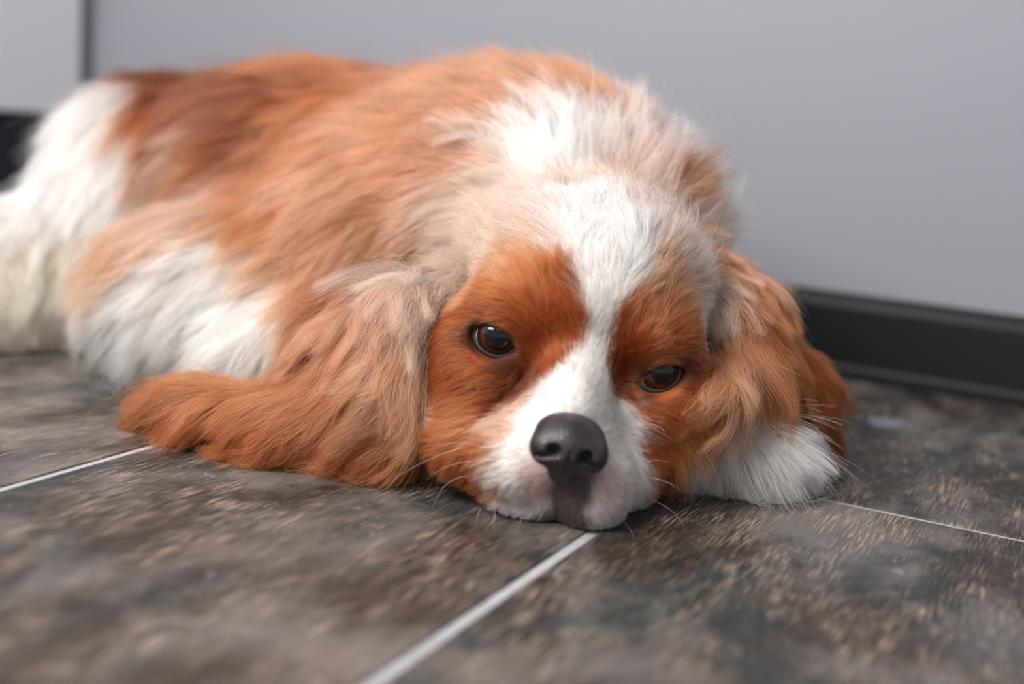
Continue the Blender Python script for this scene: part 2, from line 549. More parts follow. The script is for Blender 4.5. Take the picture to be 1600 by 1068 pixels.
# combing strokes: part, place, direction, hair length, lift
COMB = [
    ('b', (2.54, 49.31, 5.55), (-0.07, 0.45, 0.89), 0.42, 0.16),
    ('b', (1.55, 49.76, 5.09), (-0.64, 0.76, 0.09), 0.42, 0.16),
    ('b', (3.7, 49.79, 5.26), (0.52, 0.8, 0.3), 0.42, 0.16),
    ('b', (0.86, 49.42, 3.75), (-0.91, 0.32, -0.26), 0.42, 0.16),
    ('b', (0.56, 49.14, 2.69), (-0.88, 0.05, -0.47), 0.42, 0.16),
    ('b', (1.34, 49.61, 1.49), (-0.37, 0.49, -0.79), 0.42, 0.16),
    ('b', (2.7, 49.71, 1.01), (0.09, 0.29, -0.95), 0.42, 0.16),
    ('b', (4.03, 49.13, 1.29), (0.35, 0.17, -0.92), 0.42, 0.16),
    ('b', (5.11, 49.65, 1.81), (0.51, 0.44, -0.73), 0.42, 0.16),
    ('b', (5.51, 50.72, 2.66), (0.46, 0.78, -0.43), 0.42, 0.16),
    ('b', (5.55, 52.12, 3.44), (0.92, 0.35, -0.2), 0.42, 0.16),
    ('b', (4.87, 51.84, 4.3), (0.28, 0.94, -0.22), 0.42, 0.16),
    ('b', (0.57, 50.19, 0.67), (-0.19, 0.52, -0.84), 0.6, 0.14),
    ('b', (2.0, 50.5, 0.07), (-0.04, 0.93, -0.36), 0.6, 0.14),
    ('b', (4.4, 49.52, 0.5), (0.22, 0.6, -0.77), 0.6, 0.14),
    ('b', (6.02, 52.85, 0.13), (0.2, 0.94, -0.29), 0.6, 0.14),
    ('b', (2.79, 50.2, 6.5), (-0.09, 0.84, 0.53), 0.6, 0.1),
    ('b', (3.81, 50.7, 6.18), (0.18, 0.9, 0.4), 0.6, 0.1),
    ('b', (2.0, 50.19, 6.13), (-0.38, 0.88, 0.28), 0.6, 0.1),
    ('b', (3.48, 52.17, 7.24), (0.02, 0.76, 0.65), 0.6, 0.1),
    ('b', (3.78, 52.32, 8.61), (-0.01, -0.17, 0.99), 0.6, 0.1),
    ('b', (4.06, 52.38, 10.05), (0.02, 0.22, 0.97), 0.6, 0.1),
    ('b', (4.25, 53.01, 11.39), (-0.04, 0.57, 0.82), 1.1, 0.16),
    ('b', (3.65, 53.86, 12.38), (-0.12, 0.77, 0.62), 1.1, 0.16),
    ('b', (2.93, 55.28, 13.2), (-0.13, 0.92, 0.38), 1.1, 0.16),
    ('b', (2.24, 57.66, 13.75), (-0.17, 0.98, 0.13), 1.1, 0.16),
    ('b', (2.49, 52.35, 7.41), (-0.39, 0.73, 0.56), 0.85, 0.13),
    ('b', (2.08, 52.45, 9.03), (-0.45, 0.05, 0.89), 0.85, 0.13),
    ('b', (1.64, 52.78, 7.81), (-0.67, -0.03, 0.74), 0.85, 0.13),
    ('b', (1.01, 53.35, 6.77), (-0.66, 0.02, 0.75), 0.85, 0.13),
    ('b', (0.48, 52.77, 8.28), (-0.71, -0.08, 0.7), 0.85, 0.13),
    ('b', (-0.69, 53.04, 8.71), (-0.86, 0.42, 0.28), 0.85, 0.13),
    ('b', (-1.66, 53.63, 8.11), (-0.79, 0.61, -0.01), 0.85, 0.13),
    ('b', (-2.47, 53.74, 7.32), (-0.86, 0.4, -0.32), 0.85, 0.13),
    ('b', (-2.8, 53.31, 6.2), (-0.74, 0.43, -0.53), 0.85, 0.13),
    ('b', (-2.14, 52.66, 5.8), (-0.82, 0.37, -0.44), 0.85, 0.13),
    ('b', (-1.0, 52.34, 5.83), (-0.93, -0.09, -0.36), 0.85, 0.13),
    ('b', (0.17, 52.39, 5.48), (-0.91, -0.29, -0.3), 0.85, 0.13),
    ('b', (-1.49, 52.31, 4.79), (-0.91, 0.12, -0.39), 0.85, 0.13),
    ('b', (-2.64, 52.75, 4.6), (-0.81, 0.33, -0.48), 0.85, 0.13),
    ('b', (-0.56, 51.52, 4.2), (-0.92, 0.16, -0.36), 1.25, 0.2),
    ('b', (-1.29, 50.93, 3.15), (-0.72, 0.54, -0.43), 1.25, 0.2),
    ('b', (-2.44, 51.6, 3.16), (-0.83, 0.31, -0.46), 1.25, 0.2),
    ('b', (-2.67, 51.85, 1.88), (-0.44, 0.68, -0.58), 1.25, 0.2),
    ('b', (-1.46, 51.7, 1.17), (-0.32, 0.77, -0.55), 1.25, 0.2),
    ('b', (-0.41, 49.57, 2.76), (-0.73, 0.52, -0.44), 1.25, 0.2),
    ('b', (-0.27, 50.65, 0.74), (-0.22, 0.7, -0.68), 1.25, 0.2),
    ('b', (-1.29, 52.05, 0.77), (-0.08, 0.92, -0.39), 1.25, 0.2),
    ('b', (-3.48, 53.27, 3.82), (-0.49, 0.77, -0.42), 1.25, 0.2),
    ('b', (1.7, 52.67, 10.1), (-0.55, 0.39, 0.74), 1.3, 0.2),
    ('b', (0.8, 53.38, 10.79), (-0.58, 0.65, 0.49), 1.3, 0.2),
    ('b', (-0.32, 54.35, 10.85), (-0.51, 0.84, 0.2), 1.3, 0.2),
    ('b', (-1.44, 55.35, 10.06), (-0.24, 0.96, -0.13), 1.3, 0.2),
    ('b', (-2.88, 62.59, 8.04), (-0.39, 0.9, -0.19), 1.3, 0.2),
    ('b', (-3.94, 65.03, 6.56), (-0.51, 0.76, -0.4), 1.3, 0.2),
    ('b', (0.97, 54.77, 12.37), (-0.37, 0.86, 0.34), 2.6, 0.3),
    ('b', (-0.49, 57.0, 12.33), (-0.3, 0.95, 0.03), 2.6, 0.3),
    ('b', (-2.06, 61.49, 11.19), (-0.27, 0.96, -0.09), 2.6, 0.3),
    ('b', (-3.4, 63.37, 9.74), (-0.59, 0.79, -0.16), 2.6, 0.3),
    ('b', (-4.75, 64.99, 8.23), (-0.73, 0.56, -0.39), 2.6, 0.3),
    ('b', (0.33, 58.98, 13.31), (-0.18, 0.98, 0.03), 2.6, 0.3),
    ('b', (-1.61, 62.81, 12.77), (-0.57, 0.81, 0.11), 2.6, 0.3),
    ('b', (1.51, 57.88, 13.62), (-0.14, 0.98, 0.12), 2.6, 0.3),
    ('b', (-2.88, 63.52, 11.93), (-0.71, 0.71, -0.05), 2.6, 0.3),
    ('b', (4.68, 52.93, 6.89), (0.05, -0.4, 0.92), 0.85, 0.13),
    ('b', (4.81, 52.5, 8.12), (0.16, -0.18, 0.97), 0.85, 0.13),
    ('b', (5.43, 52.57, 9.01), (0.38, 0.22, 0.9), 0.85, 0.13),
    ('b', (6.34, 52.69, 8.51), (0.59, 0.34, 0.73), 0.85, 0.13),
    ('b', (7.23, 52.97, 8.25), (0.75, 0.55, 0.38), 0.85, 0.13),
    ('b', (8.08, 53.56, 7.5), (0.62, 0.78, -0.04), 0.85, 0.13),
    ('b', (8.21, 53.51, 6.21), (0.78, 0.57, -0.26), 0.85, 0.13),
    ('b', (7.52, 52.64, 5.19), (0.92, 0.26, -0.29), 0.85, 0.13),
    ('b', (6.35, 52.39, 5.15), (0.87, -0.26, -0.41), 0.85, 0.13),
    ('b', (5.5, 52.69, 5.33), (0.88, -0.46, -0.13), 0.85, 0.13),
    ('b', (5.86, 52.21, 4.27), (0.89, -0.12, -0.44), 0.85, 0.13),
    ('b', (6.54, 52.33, 3.42), (0.92, 0.21, -0.33), 0.9, 0.16),
    ('b', (6.95, 52.41, 2.28), (0.65, 0.58, -0.49), 0.9, 0.16),
    ('b', (6.98, 52.88, 0.96), (0.24, 0.85, -0.46), 0.9, 0.16),
    ('b', (7.59, 52.44, 4.36), (0.85, 0.45, -0.28), 0.9, 0.16),
    ('b', (5.34, 52.85, 10.38), (0.26, 0.44, 0.86), 1.4, 0.2),
    ('b', (6.24, 53.26, 10.12), (0.37, 0.57, 0.73), 1.4, 0.2),
    ('b', (7.16, 53.71, 9.55), (0.5, 0.78, 0.38), 1.4, 0.2),
    ('b', (8.29, 55.19, 8.84), (0.23, 0.97, -0.07), 1.4, 0.2),
    ('b', (5.25, 53.89, 11.95), (0.14, 0.77, 0.62), 2.6, 0.3),
    ('b', (6.5, 54.64, 11.69), (0.25, 0.86, 0.45), 2.6, 0.3),
    ('b', (7.87, 56.04, 11.04), (0.28, 0.94, 0.19), 2.6, 0.3),
    ('b', (10.57, 66.99, 8.91), (0.28, 0.96, 0.08), 2.6, 0.3),
    ('b', (9.17, 58.62, 8.75), (0.14, 0.94, -0.3), 2.6, 0.3),
    ('b', (4.72, 56.39, 13.39), (0.02, 0.97, 0.25), 2.6, 0.3),
    ('b', (6.41, 58.22, 13.1), (0.11, 0.99, 0.13), 2.6, 0.3),
    ('b', (8.75, 63.6, 12.23), (0.46, 0.77, 0.44), 2.6, 0.3),
    ('b', (10.06, 64.93, 10.86), (0.51, 0.85, 0.14), 2.6, 0.3),
    ('b', (2.47, 64.4, 15.66), (-0.1, 0.75, 0.65), 3.2, 0.55),
    ('b', (0.82, 64.15, 15.34), (-0.28, 0.73, 0.62), 3.2, 0.55),
    ('b', (4.48, 64.81, 15.8), (0.09, 0.77, 0.63), 3.2, 0.55),
    ('b', (-0.83, 64.42, 15.06), (-0.65, 0.65, 0.38), 3.2, 0.55),
    ('b', (6.17, 64.89, 15.58), (0.19, 0.78, 0.59), 3.2, 0.55),
    ('b', (7.59, 64.9, 15.07), (0.34, 0.79, 0.51), 3.2, 0.55),
    ('b', (9.05, 64.89, 13.82), (0.47, 0.81, 0.35), 3.2, 0.55),
    ('b', (9.89, 65.1, 12.53), (0.5, 0.85, 0.17), 3.2, 0.55),
    ('b', (2.38, 66.83, 17.61), (-0.27, 0.8, 0.54), 3.0, 0.35),
    ('b', (4.47, 67.14, 17.43), (0.01, 0.87, 0.48), 3.0, 0.35),
    ('b', (6.94, 66.84, 16.6), (0.23, 0.91, 0.34), 3.0, 0.35),
    ('b', (0.38, 65.8, 16.75), (-0.76, 0.56, 0.34), 3.0, 0.35),
    ('b', (8.76, 66.5, 15.42), (0.36, 0.91, 0.2), 3.0, 0.35),
    ('b', (0.57, 69.07, 18.85), (-0.84, 0.5, 0.22), 3.4, 0.3),
    ('b', (-1.94, 70.13, 19.03), (-0.81, 0.58, 0.07), 3.4, 0.3),
    ('b', (2.35, 68.84, 18.64), (-0.6, 0.72, 0.36), 3.4, 0.3),
    ('b', (-4.83, 71.02, 18.46), (-0.77, 0.63, -0.1), 3.4, 0.3),
    ('b', (-8.61, 78.92, 18.53), (-0.92, -0.38, 0.01), 3.4, 0.3),
    ('b', (-2.32, 66.22, 16.23), (-0.83, 0.54, 0.12), 3.4, 0.3),
    ('b', (-4.31, 66.64, 15.35), (-0.88, 0.43, -0.21), 3.4, 0.3),
    ('b', (-6.48, 67.82, 14.82), (-0.88, 0.29, -0.38), 3.4, 0.3),
    ('b', (-8.37, 71.3, 16.38), (-0.82, 0.53, -0.22), 3.4, 0.3),
    ('b', (-11.35, 76.04, 17.68), (-0.95, -0.22, -0.23), 3.4, 0.3),
    ('b', (-14.54, 76.41, 17.44), (-0.97, -0.07, -0.23), 3.4, 0.3),
    ('b', (-17.95, 77.64, 17.17), (-0.93, 0.26, -0.25), 3.4, 0.3),
    ('b', (-22.29, 81.92, 16.9), (-0.93, 0.05, -0.37), 3.4, 0.3),
    ('b', (-25.58, 83.05, 16.65), (-0.29, -0.88, -0.37), 3.4, 0.3),
    ('b', (-3.4, 64.79, 13.47), (-0.84, 0.39, -0.38), 3.6, 0.28),
    ('b', (-5.44, 65.74, 12.25), (-0.79, 0.25, -0.56), 3.6, 0.28),
    ('b', (-7.56, 66.59, 12.35), (-0.81, -0.14, -0.57), 3.6, 0.28),
    ('b', (-9.3, 68.37, 13.88), (-0.84, -0.21, -0.5), 3.6, 0.28),
    ('b', (-12.03, 71.76, 14.62), (-0.88, -0.0, -0.47), 3.6, 0.28),
    ('b', (-15.01, 73.65, 14.71), (-0.85, -0.09, -0.51), 3.6, 0.28),
    ('b', (-18.34, 74.83, 14.42), (-0.86, 0.13, -0.49), 3.6, 0.28),
    ('b', (-9.45, 65.96, 10.52), (-0.72, -0.15, -0.67), 3.6, 0.28),
    ('b', (-11.69, 66.81, 10.94), (-0.77, -0.08, -0.63), 3.6, 0.28),
    ('b', (-14.3, 69.13, 11.64), (-0.8, -0.16, -0.57), 3.6, 0.28),
    ('b', (-18.24, 73.22, 11.46), (-0.8, 0.27, -0.53), 3.6, 0.28),
    ('b', (-21.63, 75.66, 11.82), (-0.75, 0.37, -0.54), 3.6, 0.28),
    ('b', (-8.49, 65.2, 7.91), (-0.51, -0.4, -0.76), 3.6, 0.28),
    ('b', (-10.55, 65.15, 7.77), (-0.51, -0.37, -0.77), 3.6, 0.28),
    ('b', (-6.53, 65.49, 9.07), (-0.65, 0.06, -0.76), 3.6, 0.28),
    ('b', (-12.12, 65.91, 8.57), (-0.73, -0.07, -0.68), 3.6, 0.28),
    ('b', (-15.14, 66.96, 9.25), (-0.8, -0.17, -0.57), 3.6, 0.26),
    ('b', (-18.08, 67.44, 8.97), (-0.74, -0.4, -0.54), 3.6, 0.26),
    ('b', (-20.6, 67.59, 8.39), (-0.72, -0.33, -0.61), 3.6, 0.26),
    ('b', (-14.08, 65.77, 7.01), (-0.73, -0.13, -0.68), 3.6, 0.26),
    ('b', (-16.58, 66.02, 7.12), (-0.8, -0.18, -0.57), 3.6, 0.26),
    ('b', (-19.3, 65.88, 6.21), (-0.77, -0.06, -0.63), 3.6, 0.26),
    ('b', (-22.01, 66.63, 5.16), (-0.66, 0.3, -0.69), 3.6, 0.26),
    ('b', (-12.81, 63.51, 4.71), (-0.45, -0.4, -0.8), 3.6, 0.26),
    ('b', (-15.32, 64.08, 4.4), (-0.64, -0.15, -0.75), 3.6, 0.26),
    ('b', (-18.47, 65.63, 3.82), (-0.66, 0.16, -0.73), 3.6, 0.26),
    ('b', (-21.21, 66.65, 2.7), (-0.51, 0.55, -0.66), 3.6, 0.26),
    ('b', (-12.31, 63.15, 3.06), (-0.39, 0.0, -0.92), 3.6, 0.26),
    ('b', (-16.54, 65.15, 2.31), (-0.27, 0.8, -0.54), 3.6, 0.26),
    ('b', (-22.93, 69.16, 1.49), (-0.19, 0.94, -0.28), 3.6, 0.26),
    ('b', (-10.19, 63.71, 5.59), (-0.41, -0.33, -0.85), 3.6, 0.26),
    ('b', (-25.69, 79.56, 14.19), (-0.49, -0.51, -0.7), 3.0, 0.3),
    ('b', (-28.44, 82.74, 15.99), (-0.52, -0.66, -0.54), 3.0, 0.3),
    ('b', (-29.33, 80.56, 13.85), (-0.44, -0.4, -0.8), 3.0, 0.3),
    ('b', (-32.15, 81.46, 10.67), (-0.55, 0.2, -0.81), 3.0, 0.3),
    ('b', (-26.39, 78.17, 11.71), (-0.4, -0.27, -0.87), 3.0, 0.3),
    ('b', (-28.64, 77.82, 9.1), (-0.3, -0.35, -0.89), 3.0, 0.3),
    ('b', (-31.64, 77.17, 8.13), (0.08, -0.87, -0.48), 3.0, 0.3),
    ('b', (-25.66, 77.37, 8.57), (-0.42, -0.01, -0.91), 3.0, 0.3),
    ('b', (-28.29, 75.94, 6.08), (-0.02, -0.6, -0.8), 3.0, 0.3),
    ('b', (-30.39, 74.22, 5.33), (0.04, -0.53, -0.85), 3.0, 0.3),
    ('b', (-24.16, 68.77, 6.13), (-0.17, -0.34, -0.93), 3.0, 0.3),
    ('b', (-29.12, 74.08, 2.64), (-0.44, -0.2, -0.87), 1.6, 0.2),
    ('b', (-30.46, 73.51, 2.21), (-0.6, -0.09, -0.8), 1.6, 0.2),
    ('b', (7.96, 52.78, 3.73), (0.06, 0.31, -0.95), 2.6, 0.34),
    ('b', (8.93, 53.7, 3.87), (0.25, 0.55, -0.8), 2.6, 0.34),
    ('b', (10.79, 57.64, 3.06), (0.14, -0.95, -0.27), 2.6, 0.34),
    ('b', (12.03, 57.63, 3.17), (0.36, -0.88, -0.3), 2.6, 0.34),
    ('b', (13.27, 57.53, 2.94), (0.83, -0.33, -0.45), 2.6, 0.34),
    ('b', (14.5, 58.21, 2.18), (0.34, 0.77, -0.54), 2.6, 0.34),
    ('b', (9.15, 55.85, 1.78), (0.22, 0.6, -0.77), 2.6, 0.34),
    ('b', (10.76, 56.46, 1.74), (0.45, -0.18, -0.88), 2.6, 0.34),
    ('b', (12.29, 56.46, 1.87), (0.64, -0.11, -0.76), 2.6, 0.34),
    ('b', (13.97, 56.98, 1.54), (0.69, 0.51, -0.52), 2.6, 0.34),
    ('b', (10.04, 56.76, 0.44), (0.23, 0.63, -0.75), 2.6, 0.34),
    ('b', (11.82, 56.61, 0.68), (0.43, 0.44, -0.78), 2.6, 0.34),
    ('b', (7.84, 53.03, 2.74), (-0.02, 0.35, -0.93), 2.6, 0.34),
    ('l', (-3.98, 59.36, 9.19), (-0.55, -0.83, -0.04), 4.2, 0.16),
    ('l', (-4.44, 56.26, 8.53), (-0.29, -0.89, -0.34), 4.2, 0.16),
    ('l', (-5.02, 55.17, 7.44), (-0.41, -0.41, -0.81), 4.2, 0.16),
    ('l', (-5.46, 54.47, 6.34), (-0.34, -0.64, -0.69), 4.2, 0.16),
    ('l', (-4.53, 54.26, 5.87), (-0.05, -0.69, -0.73), 4.2, 0.16),
    ('l', (-5.53, 53.4, 4.78), (-0.54, -0.21, -0.81), 4.2, 0.16),
    ('l', (-4.35, 53.59, 4.24), (-0.21, -0.2, -0.96), 4.2, 0.16),
    ('l', (-5.71, 53.27, 3.32), (-0.68, 0.08, -0.73), 4.2, 0.16),
    ('l', (-4.51, 53.76, 2.09), (-0.53, -0.05, -0.85), 4.2, 0.16),
    ('l', (-5.95, 53.51, 2.04), (-0.76, 0.29, -0.58), 4.2, 0.16),
    ('l', (-5.35, 54.04, 0.73), (-0.8, 0.29, -0.52), 4.2, 0.16),
    ('l', (-7.01, 53.86, 3.96), (-0.74, 0.45, -0.49), 4.6, 0.14),
    ('l', (-7.82, 54.03, 2.64), (-0.8, 0.26, -0.54), 4.6, 0.14),
    ('l', (-9.09, 54.57, 3.02), (-0.9, 0.06, -0.42), 4.6, 0.14),
    ('l', (-7.47, 54.19, 1.41), (-0.63, 0.49, -0.6), 4.6, 0.14),
    ('l', (-9.26, 54.37, 1.52), (-0.77, 0.18, -0.61), 4.6, 0.14),
    ('l', (-10.73, 55.33, 3.02), (-0.89, 0.28, -0.36), 4.6, 0.14),
    ('l', (-11.19, 55.04, 1.8), (-0.7, 0.48, -0.52), 4.6, 0.14),
    ('l', (-10.54, 55.05, 0.61), (-0.44, 0.7, -0.57), 4.6, 0.14),
    ('l', (-13.16, 56.85, 2.77), (-0.97, 0.11, -0.23), 4.6, 0.14),
    ('l', (-13.61, 56.38, 1.71), (-0.86, 0.22, -0.47), 4.6, 0.14),
    ('l', (-13.32, 56.68, 0.56), (-0.49, 0.65, -0.58), 4.6, 0.14),
    ('l', (-15.5, 57.61, 2.53), (-0.75, 0.6, -0.26), 4.6, 0.14),
    ('l', (-16.08, 57.57, 1.36), (-0.65, 0.62, -0.44), 4.6, 0.14),
    ('l', (-17.19, 59.22, 1.85), (-0.9, 0.2, -0.39), 4.6, 0.14),
    ('l', (-17.92, 59.24, 1.11), (-0.3, 0.76, -0.58), 4.6, 0.14),
    ('l', (-17.79, 59.1, 0.47), (-0.17, 0.89, -0.42), 4.6, 0.14),
    ('r', (9.04, 53.85, 5.64), (-0.45, -0.62, -0.64), 2.2, 0.2),
    ('r', (8.33, 53.14, 4.88), (-0.65, -0.6, -0.47), 2.2, 0.2),
    ('r', (7.87, 52.73, 4.47), (-0.88, -0.09, -0.47), 2.2, 0.2),
    ('r', (9.4, 53.6, 4.81), (-0.46, -0.18, -0.87), 2.2, 0.2),
    ('r', (9.56, 61.22, 10.6), (0.46, -0.76, -0.46), 3.0, 0.34),
    ('r', (10.79, 60.66, 10.11), (0.27, -0.92, -0.27), 3.0, 0.34),
    ('r', (11.47, 59.66, 9.67), (0.28, -0.85, -0.44), 3.0, 0.34),
    ('r', (9.49, 60.6, 10.33), (0.34, -0.81, -0.48), 3.6, 0.16),
    ('r', (9.95, 58.84, 9.36), (0.47, -0.75, -0.46), 3.6, 0.16),
    ('r', (10.88, 58.13, 8.6), (0.66, -0.24, -0.71), 3.6, 0.16),
    ('r', (10.54, 57.1, 7.2), (0.11, -0.86, -0.5), 3.6, 0.16),
    ('r', (11.46, 56.72, 6.74), (0.38, -0.44, -0.81), 3.6, 0.16),
    ('r', (10.4, 55.1, 5.77), (0.1, -0.53, -0.84), 3.6, 0.16),
    ('r', (11.41, 56.83, 4.52), (0.01, 0.6, -0.8), 3.6, 0.16),
    ('r', (12.22, 56.72, 5.54), (0.4, 0.19, -0.9), 3.6, 0.16),
    ('r', (12.14, 57.22, 4.17), (0.26, 0.61, -0.74), 3.6, 0.16),
    ('r', (12.69, 59.03, 7.65), (0.61, 0.22, -0.76), 3.6, 0.16),
    ('r', (13.93, 59.51, 6.06), (0.6, 0.06, -0.8), 3.6, 0.16),
    ('r', (14.77, 59.47, 4.49), (0.48, 0.27, -0.83), 3.6, 0.16),
    ('r', (15.88, 60.68, 2.97), (0.43, 0.51, -0.74), 3.6, 0.16),
    ('r', (16.45, 61.24, 1.88), (0.28, 0.34, -0.9), 3.6, 0.16),
    ('r', (13.87, 60.01, 3.32), (0.32, 0.71, -0.63), 3.6, 0.16),
]
COAT_SRGB = {'W': (250, 243, 238), 'C': (230, 200, 182), 'B': (218, 172, 144), 'T': (206, 136, 96), 'L': (216, 154, 112), 'O': (186, 104, 58), 'R': (158, 76, 32), 'D': (122, 56, 28), 'N': (96, 52, 32), 'K': (40, 28, 26), 'G': (102, 88, 88), 'P': (240, 208, 202), 'Y': (240, 228, 208), 'S': (236, 224, 222)}
